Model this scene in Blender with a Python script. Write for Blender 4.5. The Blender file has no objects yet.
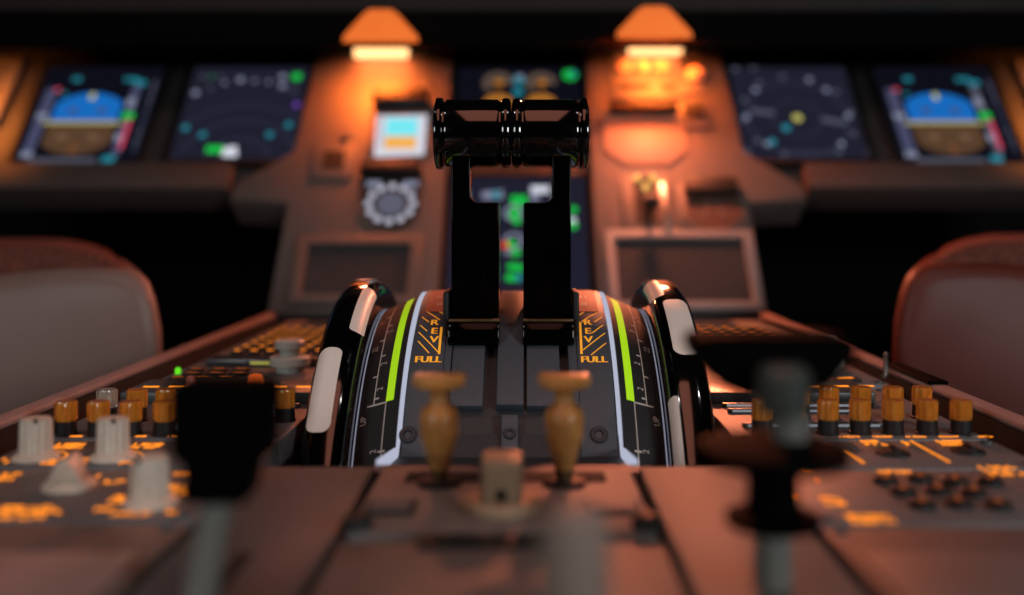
import bpy, bmesh, math, random
from mathutils import Vector, Matrix
random.seed(7)
SC = bpy.context.scene
COL = SC.collection
ZP = 0.60                       # height of the pedestal top above the cockpit floor (added at the end)
PI = math.pi
# ---------------------------------------------------------------- camera model
F, U0, V0 = 1000.0, 525.0, 215.0
CX, CZ = 0.007, 0.097
def at(u, v, Y): return Vector((CX + (u-U0)/F*Y, Y, CZ - (v-V0)/F*Y))
def ground(u, v, z=0.0): return at(u, v, (CZ-z)*F/(v-V0))
K = 0.78; S = math.sqrt(1+K*K)
XV = Vector((1,0,0)); TV = Vector((0,K,1))/S; NV = Vector((0,-1,K))/S
PO = Vector((0,0.95,0))
PM = Matrix.Translation(PO) @ Matrix(((1,0,0),(0,TV.y,NV.y),(0,TV.z,NV.z))).to_4x4()
def pan(u, v, c=0.0):           # point of the sloping instrument panel seen at u, v
    Y = (0.95 - c*S + K*CZ)/(1 - K*(V0-v)/F)
    p = at(u, v, Y) - PO
    return p.x, p.dot(TV)
# ---------------------------------------------------------------- materials
def lin(c):
    return tuple((x/255/12.92 if x/255 <= .04045 else ((x/255+.055)/1.055)**2.4) for x in c)
MATS = {}
def mat(name, rgb, rough=.5, metal=0., noise=.12, scale=60., spec=.5, coat=0., trans=0., bump=0., emit=None, estr=0., ior=1.45):
    m = bpy.data.materials.new(name); m.use_nodes = True
    nt = m.node_tree; b = nt.nodes['Principled BSDF']
    c = lin(rgb)
    tc = nt.nodes.new('ShaderNodeTexCoord'); n = nt.nodes.new('ShaderNodeTexNoise')
    n.inputs['Scale'].default_value = scale; n.inputs['Detail'].default_value = 4
    nt.links.new(tc.outputs['Object'], n.inputs['Vector'])
    r = nt.nodes.new('ShaderNodeValToRGB')
    r.color_ramp.elements[0].color = tuple(x*(1-noise) for x in c)+(1,)
    r.color_ramp.elements[1].color = tuple(min(1, x*(1+noise)) for x in c)+(1,)
    r.color_ramp.elements[0].position = .3; r.color_ramp.elements[1].position = .7
    nt.links.new(n.outputs['Fac'], r.inputs['Fac']); nt.links.new(r.outputs['Color'], b.inputs['Base Color'])
    b.inputs['Roughness'].default_value = rough; b.inputs['Metallic'].default_value = metal
    b.inputs['Specular IOR Level'].default_value = spec; b.inputs['Coat Weight'].default_value = coat
    b.inputs['Coat Roughness'].default_value = .04
    b.inputs['Transmission Weight'].default_value = trans; b.inputs['IOR'].default_value = ior
    if bump:
        bp = nt.nodes.new('ShaderNodeBump'); bp.inputs['Strength'].default_value = bump; bp.inputs['Distance'].default_value = .001
        nt.links.new(n.outputs['Fac'], bp.inputs['Height']); nt.links.new(bp.outputs['Normal'], b.inputs['Normal'])
    if emit:
        b.inputs['Emission Color'].default_value = lin(emit)+(1,); b.inputs['Emission Strength'].default_value = estr
    MATS[name] = m
    return m
def glow(name, rgb, s=1.0):
    m = bpy.data.materials.new(name); m.use_nodes = True
    nt = m.node_tree; nt.nodes.clear()
    o = nt.nodes.new('ShaderNodeOutputMaterial'); e = nt.nodes.new('ShaderNodeEmission')
    e.inputs['Color'].default_value = lin(rgb)+(1,); e.inputs['Strength'].default_value = s
    nt.links.new(e.outputs[0], o.inputs[0]); MATS[name] = m
    return m
M_black   = mat('black gloss plastic', (4,4,4), .08, spec=.85, noise=.3)
M_lever   = mat('black lever lacquer', (3,3,3), .1, spec=.12, noise=.2)
M_matte   = mat('black matte plastic', (12,12,12), .6, noise=.3, scale=200)
M_grip    = mat('dark grip plastic', (3,3,3), .7, spec=.03, noise=.3)
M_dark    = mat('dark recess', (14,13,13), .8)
M_panel   = mat('instrument panel paint', (86,81,78), .55, noise=.08, bump=.05, scale=300)
M_panel2  = mat('grey tray paint', (112,118,122), .5, noise=.08)
M_pdark   = mat('dark panel paint', (44,42,41), .6, noise=.1)
M_tray    = mat('dim display glass', (56,58,60), .25, noise=.06)
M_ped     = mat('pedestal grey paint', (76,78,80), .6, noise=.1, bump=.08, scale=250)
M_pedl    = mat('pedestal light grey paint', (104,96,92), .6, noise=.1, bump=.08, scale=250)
M_mod     = mat('module grey plate', (96,98,100), .5, noise=.1, bump=.08, scale=300)
M_modd    = mat('module dark plate', (56,66,66), .35, noise=.1)
M_rail    = mat('rail enamel', (150,130,124), .35, noise=.1)
M_quad    = mat('quadrant slate paint', (66,73,80), .5, noise=.08, bump=.06, scale=400)
M_quadd   = mat('quadrant dark slate', (44,47,50), .55, noise=.1, bump=.06, scale=400)
M_scale   = mat('scale charcoal', (34,35,37), .5, noise=.12, scale=200)
M_redstrip= mat('red scale strip', (158,74,58), .5, noise=.1)
M_white   = mat('white paint', (226,222,212), .4, noise=.04)
M_print   = mat('white print', (190,188,180), .5, noise=.05)
M_yellow  = mat('amber yellow print', (240,172,50), .5, noise=.05, emit=(240,160,44), estr=.5)
M_lime    = mat('lime stripe', (170,230,30), .5, noise=.03, emit=(165,225,25), estr=.45)
M_edge    = glow('edge lit acrylic', (196,200,222), .8)
M_edged   = glow('dim edge lit acrylic', (140,140,158), .8)
M_amber   = mat('amber knob resin', (255,163,60), .12, trans=.62, noise=.2, scale=400, coat=.2)
M_clear   = mat('clear knob resin', (235,225,205), .12, trans=.75, noise=.1, coat=.3)
M_gold    = mat('aged amber plastic', (176,124,66), .35, noise=.4, scale=130, coat=.2)
M_golddk  = mat('brown pin metal', (84,62,36), .45, metal=.4, noise=.3, scale=200)
M_knob    = mat('ivory knob plastic', (196,188,172), .45, noise=.08, scale=300)
M_knobg   = mat('grey green knob', (186,190,180), .4, noise=.08)
M_cream   = mat('cream selector plastic', (156,138,112), .5, noise=.1)
M_stem    = mat('grey lever stem', (108,108,102), .35, noise=.08)
M_fore    = mat('dull ivory plastic', (126,112,102), .55, noise=.08)
M_lip     = mat('lower lip paint', (68,61,58), .6, noise=.08)
M_gcov    = mat('gauge cover enamel', (150,124,104), .5, noise=.05)
M_hub     = mat('grey green hub', (54,60,56), .4)
M_seat    = mat('pale leather shell', (126,104,96), .45, noise=.08, scale=12, bump=.1)
M_seatr   = mat('red-lit leather shell', (92,38,27), .5, noise=.1, scale=12, bump=.1)  # redder than the left seat: warmer light put into the leather colour
M_pad     = mat('rust sheepskin', (98,54,43), .95, noise=.35, scale=250, bump=.8)
M_metal   = mat('brushed steel', (160,160,158), .3, metal=1.0, noise=.1)
M_floor   = mat('cockpit carpet', (26,25,25), .95, noise=.3, scale=200, bump=.5)
M_wall    = mat('footwell lining', (16,15,15), .9, noise=.2)
M_shield  = mat('glareshield black', (5,5,5), .9, spec=.1, noise=.3, scale=300)
M_fcu     = mat('coaming brown black', (36,28,25), .7, noise=.2)
M_lampbody= mat('lamp housing', (206,160,120), .5, noise=.05)
G_leg  = glow('amber legend light', (255,140,36), 1.5)
G_leg2 = glow('dim amber legend light', (255,126,40), .4)
G_wht  = glow('white legend light', (210,214,226), .3)
G_led  = glow('green led', (110,240,40), .9)
G_hot = glow('hot patch glow', (255,190,124), 2.6)  # glow in place of the hot patch of light below each lamp
G_lens = glow('lamp lens', (255,122,30), 1.15)
G_scr  = glow('screen indigo', (31,31,46), 1.0)
G_scrd = glow('screen dark', (14,14,24), 1.0)
G_blue = glow('display blue', (24,104,186), 1.0)
G_brown= glow('display brown', (86,62,44), 1.0)
G_tape = glow('display tape grey', (70,72,100), 1.0)
G_grey = glow('display pale', (128,132,154), 1.0)
G_faint= glow('display faint', (48,50,68), 1.0)
G_mid  = glow('display mid grey', (78,80,94), 1.0)
G_cyan = glow('display cyan', (38,128,146), 1.0)
G_green= glow('display green', (24,190,70), 1.0)
G_pink = glow('display pink', (200,70,96), 1.0)
G_yell = glow('display yellow', (190,184,96), 1.0)
G_gold = glow('display amber', (176,112,44), 1.0)
G_wh2  = glow('display white', (205,208,220), 1.1)
G_cyb  = glow('standby cyan', (110,215,225), 1.2)
G_amb  = glow('standby amber', (235,170,80), 1.1)
G_red  = glow('display red', (220,70,40), 1.0)
# ---------------------------------------------------------------- mesh helpers
def NB(): return bmesh.new()
def box(bm, x0, x1, y0, y1, z0, z1, M=None, mi=0):
    vs = [bm.verts.new(Vector((x, y, z))) for x in (x0, x1) for y in (y0, y1) for z in (z0, z1)]
    fs = [(0,1,3,2),(4,6,7,5),(0,4,5,1),(2,3,7,6),(0,2,6,4),(1,5,7,3)]
    out = []
    for f in fs:
        F_ = bm.faces.new([vs[i] for i in f]); F_.material_index = mi; out.append(F_)
    if M is not None: bmesh.ops.transform(bm, matrix=M, verts=vs)
    return out
def prism(bm, pts, fa, fb, mi=0):         # pts 2D; fa / fb map a 2D point to the near / far 3D cap
    a = [bm.verts.new(fa(p)) for p in pts]; b = [bm.verts.new(fb(p)) for p in pts]
    n = len(pts)
    fl = [bm.faces.new(a), bm.faces.new(b[::-1])]
    for i in range(n):
        fl.append(bm.faces.new((a[i], b[i], b[(i+1) % n], a[(i+1) % n])))
    for f in fl: f.material_index = mi
    return fl
def lathe(bm, prof, seg=32, M=Matrix(), ribs=None, mi=0):   # prof [(r, z)] about local z; ribs = (count, depth, zmin, zmax)
    rings = []
    for r, z in prof:
        if r < 1e-7:
            rings.append([bm.verts.new(M @ Vector((0, 0, z)))])
        else:
            ring = []
            for i in range(seg):
                a = 2*PI*i/seg; rr = r
                if ribs and ribs[2] <= z <= ribs[3]:
                    rr = r*(1 - ribs[1]*(.5 - .5*math.cos(a*ribs[0])))
                ring.append(bm.verts.new(M @ Vector((rr*math.cos(a), rr*math.sin(a), z))))
            rings.append(ring)
    for A, B in zip(rings, rings[1:]):
        if len(A) == 1 and len(B) == 1: continue
        for i in range(seg):
            j = (i+1) % seg
            if len(A) == 1: f = bm.faces.new((A[0], B[j], B[i]))
            elif len(B) == 1: f = bm.faces.new((A[i], A[j], B[0]))
            else: f = bm.faces.new((A[i], A[j], B[j], B[i]))
            f.material_index = mi
def tube(bm, pts, radii, seg=12, cap=True):
    rings = []
    for i, p in enumerate(pts):
        p = Vector(p)
        d = (Vector(pts[min(i+1, len(pts)-1)]) - Vector(pts[max(i-1, 0)])).normalized()
        u = d.orthogonal().normalized() if i == 0 else (rings_u - d*rings_u.dot(d)).normalized()
        rings_u = u; w = d.cross(u)
        r = radii[i] if isinstance(radii, (list, tuple)) else radii
        rings.append([bm.verts.new(p + (u*math.cos(2*PI*k/seg) + w*math.sin(2*PI*k/seg))*r) for k in range(seg)])
    for A, B in zip(rings, rings[1:]):
        for k in range(seg):
            bm.faces.new((A[k], A[(k+1) % seg], B[(k+1) % seg], B[k]))
    if cap:
        bm.faces.new(rings[0][::-1]); bm.faces.new(rings[-1])
def bevel(bm, w, seg=2, ang=25):
    bmesh.ops.remove_doubles(bm, verts=bm.verts, dist=1e-6)
    bm.normal_update()
    es = [e for e in bm.edges if len(e.link_faces) == 2 and e.calc_face_angle(0) > math.radians(ang)]
    bmesh.ops.bevel(bm, geom=es, offset=w, segments=seg, profile=.5, affect='EDGES', clamp_overlap=True)
    return bm
MW = {}
def thing(name, label, cat, M=None, group=None):
    o = bpy.data.objects.new(name, None); COL.objects.link(o)
    M = M or Matrix()
    o.matrix_world = M; MW[o.name] = M
    o.empty_display_size = .02
    o['label'] = label; o['category'] = cat
    if group: o['group'] = group
    return o
def obj(name, bm, mats, parent=None, bev=0, bseg=2, smooth=30, local=True, label=None, dedupe=True):
    if bev: bevel(bm, bev, bseg)
    bmesh.ops.recalc_face_normals(bm, faces=bm.faces)
    bm.normal_update()
    for f in bm.faces: f.smooth = True
    for e in bm.edges:
        e.smooth = not (len(e.link_faces) != 2 or e.calc_face_angle(0) > math.radians(smooth))
    me = bpy.data.meshes.new(name)
    if not local and parent is not None:
        bmesh.ops.transform(bm, matrix=MW[parent.name].inverted(), verts=bm.verts)
    bm.to_mesh(me); bm.free()
    for m in (mats if isinstance(mats, (list, tuple)) else [mats]): me.materials.append(m)
    o = bpy.data.objects.new(name, me); COL.objects.link(o)
    if parent is not None:
        o.parent = parent; MW[o.name] = MW[parent.name]
    else: MW[o.name] = Matrix()
    if label: o['label'] = label
    return o
def struct(name, bm, m):
    o = obj(name, bm, m); o['kind'] = 'structure'; return o
def tag(o, label, cat, group=None):
    o['label'] = label; o['category'] = cat
    if group: o['group'] = group
    return o
def copy_tree(o, M, label, group=None):
    c = o.copy(); COL.objects.link(c); c.matrix_world = M; MW[c.name] = M
    c['label'] = label
    if group: c['group'] = group
    for ch in list(o.children):
        d = ch.copy(); COL.objects.link(d); d.parent = c; MW[d.name] = M
        for g in list(ch.children):
            e = g.copy(); COL.objects.link(e); e.parent = d; MW[e.name] = M
    return c
def copy_part(o, M, parent):                # a further copy of a part, set at M inside its thing
    d = o.copy(); COL.objects.link(d); d.parent = parent; d.matrix_local = M; MW[d.name] = MW[parent.name] @ M
    for g in list(o.children):
        e = g.copy(); COL.objects.link(e); e.parent = d
    return d
T_ = Matrix.Translation
RX = lambda d: Matrix.Rotation(math.radians(d), 4, 'X')
RY = lambda d: Matrix.Rotation(math.radians(d), 4, 'Y')
RZ = lambda d: Matrix.Rotation(math.radians(d), 4, 'Z')
def text_polys(s, size, res=3):
    cu = bpy.data.curves.new('lettering', 'FONT'); cu.body = s; cu.size = size; cu.align_x = 'CENTER'; cu.align_y = 'CENTER'; cu.resolution_u = res
    o = bpy.data.objects.new('lettering', cu); COL.objects.link(o)
    dg = bpy.context.evaluated_depsgraph_get(); dg.update()
    me = o.evaluated_get(dg).to_mesh()
    vs = [(v.co.x, v.co.y) for v in me.vertices]; fs = [tuple(p.vertices) for p in me.polygons]
    o.evaluated_get(dg).to_mesh_clear()
    bpy.data.objects.remove(o); bpy.data.curves.remove(cu)
    return vs, fs
def add_text(bm, s, size, fn, mi=0, bold=0.0):
    vs, fs = text_polys(s, size)
    for dx in ([0] if not bold else [-bold, bold]):
        bv = [bm.verts.new(fn(x+dx, y)) for x, y in vs]
        for f in fs:
            try: bm.faces.new([bv[i] for i in f]).material_index = mi
            except ValueError: pass
def strokes(bm, x0, x1, y0, y1, z, n=None, mi=0, th=.18):
    """small raised lettering-like strokes of a backlit legend"""
    w = (y1-y0)*.75; n = n or max(1, int((x1-x0)/(w*1.25)))
    st = (x1-x0)/n; t = (y1-y0)*th; h = .0004
    for i in range(n):
        a = x0+i*st; b = a+st*.74; k = random.choice('EHTLUI')
        box(bm, a, a+t, y0, y1, z, z+h, mi=mi)
        if k in 'EL': box(bm, a+t, b, y0, y0+t, z, z+h, mi=mi)
        if k in 'ET': box(bm, a+t, b, y1-t, y1, z, z+h, mi=mi)
        if k in 'EH': box(bm, a+t, b, (y0+y1-t)/2, (y0+y1+t)/2, z, z+h, mi=mi)
        if k in 'HU': box(bm, b-t, b, y0, y1, z, z+h, mi=mi)
# ================================================================= SETTING
bm = NB(); box(bm, -1.7, 1.7, -1.5, 1.75, -ZP-.05, -ZP); struct('floor', bm, M_floor)
bm = NB(); box(bm, -1.7, 1.7, 1.70, 1.75, -ZP, 1.1); struct('wall_front', bm, M_wall)
for s, n in ((-1, 'wall_left'), (1, 'wall_right')):
    bm = NB(); box(bm, min(s*1.7, s*1.65), max(s*1.7, s*1.65), -1.5, 1.7, -ZP, 1.1); struct(n, bm, M_wall)
# ================================================================= PEDESTAL
PX = .235
ped = thing('center_pedestal', 'grey centre pedestal between the seats carrying the levers and control modules', 'pedestal', T_((0, .5, -ZP)))
bm = NB()                                    # body with an open well for the quadrant
xo, yo0, yo1, xi, yi0, yi1 = PX, -.1, .955, .098, .385, .73
for zz in ((-ZP, -.012),):
    O = [(-xo,yo0),(xo,yo0),(xo,yo1),(-xo,yo1)]; I = [(-xi,yi0),(xi,yi0),(xi,yi1),(-xi,yi1)]
    vo = [[bm.verts.new((x,y,z)) for x,y in O] for z in zz]; vi = [[bm.verts.new((x,y,z)) for x,y in I] for z in zz]
    for i in range(4):
        j = (i+1) % 4
        bm.faces.new((vo[0][i], vo[0][j], vo[1][j], vo[1][i])); bm.faces.new((vi[0][i], vi[1][i], vi[1][j], vi[0][j]))
        bm.faces.new((vo[1][i], vo[1][j], vi[1][j], vi[1][i])); bm.faces.new((vo[0][i], vi[0][i], vi[0][j], vo[0][j]))
obj('body', bm, M_dark, ped, local=False)
for s in (-1, 1):
    bm = NB(); box(bm, s*.2285-.0050, s*.2285+.0050, -.1, .925, .0020, .0062)
    obj('side_rail', bm, M_rail, ped, bev=.0018, local=False)
    bm = NB(); box(bm, s*.2285-.0045, s*.2285+.0045, -.1, .925, -.012, .0020); obj('rail_base', bm, M_dark, ped, local=False)
bm = NB(); box(bm, .2230, .2340, .535, .605, .0058, .0082); obj('rail_cover', bm, M_grip, ped, bev=.002, local=False)
# forward deck between the quadrant and the instrument panel
bm = NB(); box(bm, -.094, .094, .735, .93, -.012, .001); obj('forward_deck', bm, M_pedl, ped, bev=.0015, local=False)
# ---- quadrant ------------------------------------------------------------
YC, ZC = .57, -.09
def Q(x, th, R): return Vector((x, YC - R*math.sin(th), ZC + R*math.cos(th)))
def qth(v, R):
    lo, hi = math.radians(-5), math.radians(75)
    for _ in range(50):
        m = (lo+hi)/2; p = Q(0, m, R)
        vv = V0 + F*(CZ-p.z)/p.y
        if vv < v: lo = m
        else: hi = m
    return m
def qpx(u, v, R):
    th = qth(v, R); Y = YC - R*math.sin(th)
    return CX + (u-U0)/F*Y, th
def arc(bm, x0, x1, R0, R1, t0, t1, n=40, mi=0):
    t0, t1 = math.radians(t0), math.radians(t1); rows = []
    for i in range(n+1):
        t = t0+(t1-t0)*i/n
        rows.append([bm.verts.new(Q(x, t, R(x) if callable(R) else R)) for x, R in ((x0,R0),(x1,R0),(x1,R1),(x0,R1))])
    for A, B in zip(rows, rows[1:]):
        for k in range(4):
            bm.faces.new((A[k], A[(k+1) % 4], B[(k+1) % 4], B[k])).material_index = mi
    bm.faces.new(rows[0][::-1]).material_index = mi; bm.faces.new(rows[-1]).material_index = mi
quad = thing('thrust_quadrant', 'curved grey thrust lever quadrant with amber reverse markings between the trim wheels', 'throttle quadrant', T_((0, .57, -.20)))
RQ = .1435
bm = NB(); arc(bm, -.0496, .0496, .05, .1375, -75, 92, 60); obj('drum', bm, M_quadd, quad, local=False)
for s in (-1, 1):
    xa, xb = sorted((s*.0325, s*.0488))
    bm = NB(); arc(bm, xa, xb, .1375, RQ, -32, 57); pl = obj('reverse_plate', bm, M_quad, quad, bev=.0006, local=False)
    xr0, xr1 = sorted((s*.0335, s*.0455))
    bm = NB(); arc(bm, xr0, xr1, RQ-.001, RQ+.0003, -28, qth(312, RQ)*180/PI); rs = obj('red_band', bm, M_redstrip, quad, local=False)
    # white digits on the red band
    bm = NB()
    for (t, d) in ((9.0, '21'), (14.5, '0')):
        add_text(bm, d, .0062, lambda x, y, t=t, s=s: Q(s*.0385+x, math.radians(t)-y/RQ, RQ+.0005))
    obj('numerals', bm, M_print, quad, local=False)
    # amber markings
    bm = NB(); RT = RQ+.0002
    def tx(x, th, ky=1.0): return lambda a, b: Q(x+a, th-b*ky/RT, RT)
    if s < 0:
        for ch, u, v in (('R', 434.5, 322.5), ('E', 434.3, 331), ('V', 434, 339.5)):
            x, th = qpx(u, v, RT); add_text(bm, ch, .0072, tx(x, th, 1.05), bold=.0002)
        x, th = qpx(428, 359.5, RT); add_text(bm, 'FULL', .0060, tx(x, th), bold=.0003)
        segs = [(441.5,327,439,354,.0006), (418,341,429,353,.0003), (418.5,332,438,352,.0003), (420,325,427,331,.0003), (422,317,429,322,.0003), (426,311,440,320,.0003), (438,311,444,314,.0003)]
    else:
        for ch, u, v in (('R', 587.5, 322.5), ('E', 588, 331), ('V', 588.5, 339.5)):
            x, th = qpx(u, v, RT); add_text(bm, ch, .0072, tx(x, th, 1.05), bold=.0002)
        x, th = qpx(594, 359.5, RT); add_text(bm, 'FULL', .0060, tx(x, th), bold=.0003)
        segs = [(580,322,581.5,354,.0006), (581,322,586,322,.0003), (583,350,605,333,.0003), (591,355,606,343,.0003), (592,333,603,325,.0003), (594,322,602,317,.0003), (582,321,598,312,.0003), (579,315,584,312,.0003)]
    for u0, v0, u1, v1, hw in segs:
        (xa_, ta), (xb_, tb) = qpx(u0, v0, RT), qpx(u1, v1, RT)
        d = Vector((xb_-xa_, (tb-ta)*RT)).normalized(); p = Vector((-d.y, d.x))*hw; n = 8; L = []
        for i in range(n+1):
            x, t = xa_+(xb_-xa_)*i/n, ta+(tb-ta)*i/n
            L.append((bm.verts.new(Q(x+p.x, t+p.y/RT, RT)), bm.verts.new(Q(x-p.x, t-p.y/RT, RT))))
        for A, B in zip(L, L[1:]): bm.faces.new((A[0], A[1], B[1], B[0]))
    obj('reverse_lettering', bm, M_yellow, quad, local=False)
    # screw at the plate's lower corner
    def screw(x, th, R, r=.0042):
        p = Q(x, th, R); A = (Q(x, th, 1)-Q(x, th, 0)).normalized()
        M = T_(p) @ A.to_track_quat('Z', 'Y').to_matrix().to_4x4()
        b = NB(); lathe(b, [(0,-.001),(r,-.001),(r,.0002),(r*.86,.0010),(r*.5,.0010),(r*.42,-.0002),(0,-.0002)], 24, M)
        return obj('screw', b, M_quadd, quad, local=False)
    screw(*qpx(408 if s < 0 else 599, 435, RQ), RQ)
    # edge-lit strip beside the plate, bent inwards at its foot
    xs0, xs1 = sorted((s*.0500, s*.0515))
    bm = NB(); arc(bm, xs0, xs1, .1375, .1428, -12, 60.5)
    obj('light_strip', bm, M_edge, quad, local=False)
    # trim scale, falling away towards the wheel
    CR = lambda d: (lambda x: .1424-.44*(abs(x)-.050)+d)
    xs0, xs1 = sorted((s*.0520, s*.0720))
    bm = NB(); arc(bm, xs0, xs1, .120, CR(0), -30, 68); obj('trim_scale', bm, M_scale, quad, local=False)
    xs0, xs1 = sorted((s*.0550, s*.0588)); g1 = qth(401, .139)*180/PI
    bm = NB(); arc(bm, xs0, xs1, CR(-.001), CR(.0002), 3, g1); obj('green_band', bm, M_lime, quad, local=False)
    bm = NB()
    xs0, xs1 = sorted((s*.0646, s*.0651)); arc(bm, xs0, xs1, CR(-.0008), CR(.0001), 2, g1)
    xs0, xs1 = sorted((s*.0584, s*.0589)); arc(bm, xs0, xs1, CR(-.0008), CR(.0001), g1, 66)
    xs0, xs1 = sorted((s*.0586, s*.0680)); arc(bm, xs0, xs1, CR(-.0008), CR(.0001), g1, g1+.35, 2)
    for t in (13, 19, 25, 31, 37, 43):
        xs0, xs1 = sorted((s*.0650, s*.0672)) if t % 4 == 1 else sorted((s*.0626, s*.0648))
        arc(bm, xs0, xs1, CR(-.0008), CR(.0001), t, t+.4, 2)
    xs0, xs1 = sorted((s*.0570, s*.0604)); arc(bm, xs0, xs1, CR(-.0008), CR(.0001), 55, 55.4, 2)
    for t, ch, xx in ((16, '17', .0688), (22.5, '3', .0625), (28, '22', .0688), (34, '2', .0625), (41, '2', .0625), (48, 'UP', .0690), (55, '2', .0625)):
        add_text(bm, ch, .0042, lambda x, y, t=t, s=s, xx=xx: Q(s*xx-y, math.radians(t)-x/.137, CR(.0003)(s*xx-y)))
    obj('scale_marking', bm, M_print, quad, local=False)
    xs0, xs1 = sorted((s*.0720, s*.0727))
    bm = NB(); arc(bm, xs0, xs1, CR(-.0010), CR(.0002), -10, 66); obj('light_strip', bm, M_edged, quad, local=False)
# centre ridge, slot liners and the lever slots
bm = NB(); arc(bm, -.0064, .0064, .1375, RQ-.0002, -32, 46.5); obj('center_ridge', bm, M_quad, quad, bev=.0005, local=False)
for x0, x1 in ((-.0325, -.0290), (-.0285, -.0128), (.0078, .0238), (.0282, .0325)):
    bm = NB(); arc(bm, x0, x1, .1375, RQ-(.0012 if abs(x0+.0285) < .001 or abs(x0-.0078) < .001 else .0006), -32, 46.5); obj('slot_guide', bm, M_quad, quad, bev=.0004, local=False)
bm = NB(); arc(bm, -.0038, .0038, RQ-.004, RQ-.0006, 48.5, 55.5, 8); obj('latch_block', bm, M_quad, quad, bev=.0004, local=False)
p_ = qpx(508, 433, RQ); screw(0.0, p_[1], RQ-.0006, .003)
# gear housing cover in front of the drum (rear apron)
bm = NB()
prof = [(.460,-.004),(.450,-.012),(.42,-.0080),(.392,-.0010),(.380,-.0005),(.380,-.03),(.46,-.03)]
prism(bm, [(y, z) for y, z in prof], lambda p: Vector((-.052, p[0], p[1])), lambda p: Vector((.052, p[0], p[1])))
obj('rear_apron', bm, M_quadd, quad, local=False)
for s in (-1, 1):
    bm = NB(); x0, x1 = s*.0532, s*.0955
    prof = [(.452,-.021),(.440,-.0150),(.430,-.0120),(.418,-.0092),(.40,-.0046),(.386,-.0002),(.386,-.03),(.452,-.03)]
    prism(bm, prof, lambda p: Vector((x0, p[0], p[1])), lambda p: Vector((x1, p[0], p[1])))
    obj('side_apron', bm, M_ped, quad, bev=.0008, local=False)
    bm = NB(); pa, pb = Vector((s*.0510, .451, -.009)), Vector((s*.0505, .392, .0))
    d = (pb-pa); n = 1
    vs = []
    for p in (pa, pb):
        for dx, dz in ((-.0009,-.006),(.0009,-.006),(.0009,.0010),(-.0009,.0010)): vs.append(bm.verts.new(p+Vector((dx,0,dz))))
    for k in range(4): bm.faces.new((vs[k], vs[(k+1)%4], vs[4+(k+1)%4], vs[4+k]))
    bm.faces.new(vs[:4]); bm.faces.new(vs[4:])
    obj('light_strip', bm, M_edge, quad, local=False)
# ---- trim wheels -----------------------------------------------------------
def rim_R(dx, hw=.0105, R=.15, rc=.0075):
    a = abs(dx) - (hw-rc)
    return R if a <= 0 else R - rc + math.sqrt(max(0, rc*rc - a*a))
def wheel(s, label, marks):
    t = thing('trim_wheel', label, 'trim wheel', T_((s*.0838, YC, ZC)), group=None)
    M = RY(90)
    bm = NB(); hw, R, rc = .0105, .15, .0075; prof = []
    for i in range(9):
        a = PI/2*i/8; prof.append((R-rc+rc*math.sin(a), -hw+rc-rc*math.cos(a)))
    for i in range(9):
        a = PI/2*i/8; prof.append((R-rc+rc*math.cos(a), hw-rc+rc*math.sin(a)))
    prof += [(.128, hw), (.126, hw-.002), (.126, -hw+.002), (.128, -hw)]
    prof.append(prof[0]); lathe(bm, prof, 128, M); bmesh.ops.remove_doubles(bm, verts=bm.verts, dist=1e-6)
    obj('rim', bm, M_black, t)
    bm = NB(); lathe(bm, [(0,.004),(.022,.004),(.024,.0015),(.1265,.0015),(.1265,-.0015),(.024,-.0015),(.022,-.004),(0,-.004)], 64, M); obj('web', bm, M_matte, t)
    for t0, t1, x0, x1 in marks:
        bm = NB(); n, m = 40, 10; rows = []
        L = math.radians(t1-t0)*R; hwx = (x1-x0)/2; rr = hwx*.8
        for i in range(n+1):
            f = .5-.5*math.cos(PI*i/n); th = math.radians(t0+(t1-t0)*f); dl = min(f, 1-f)*L
            sx = hwx if dl >= rr else hwx - rr + math.sqrt(max(0, rr*rr-(rr-dl)**2))
            row = []
            for j in range(m+1):
                x = (x0+x1)/2 + sx*(2*j/m-1)
                rr_ = rim_R(x)+.00025
                row.append(bm.verts.new((x, -rr_*math.sin(th), rr_*math.cos(th))))
            rows.append(row)
        for A, B in zip(rows, rows[1:]):
            for j in range(m): bm.faces.new((A[j], A[j+1], B[j+1], B[j]))
        obj('white_mark', bm, M_white, t)
    return t
wheel(-1, 'glossy black trim wheel left of the quadrant, white marks on its rim', [(35, 53.5, -.0085, .0030), (10, 30, .0035, .0103), (-14, 2, -.008, .004)])
wheel(1, 'glossy black trim wheel right of the quadrant, partly behind the flap lever', [(18, 37, -.0052, .0075), (46, 66, -.0103, -.0062), (2, 16, -.0103, -.003)])
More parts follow.
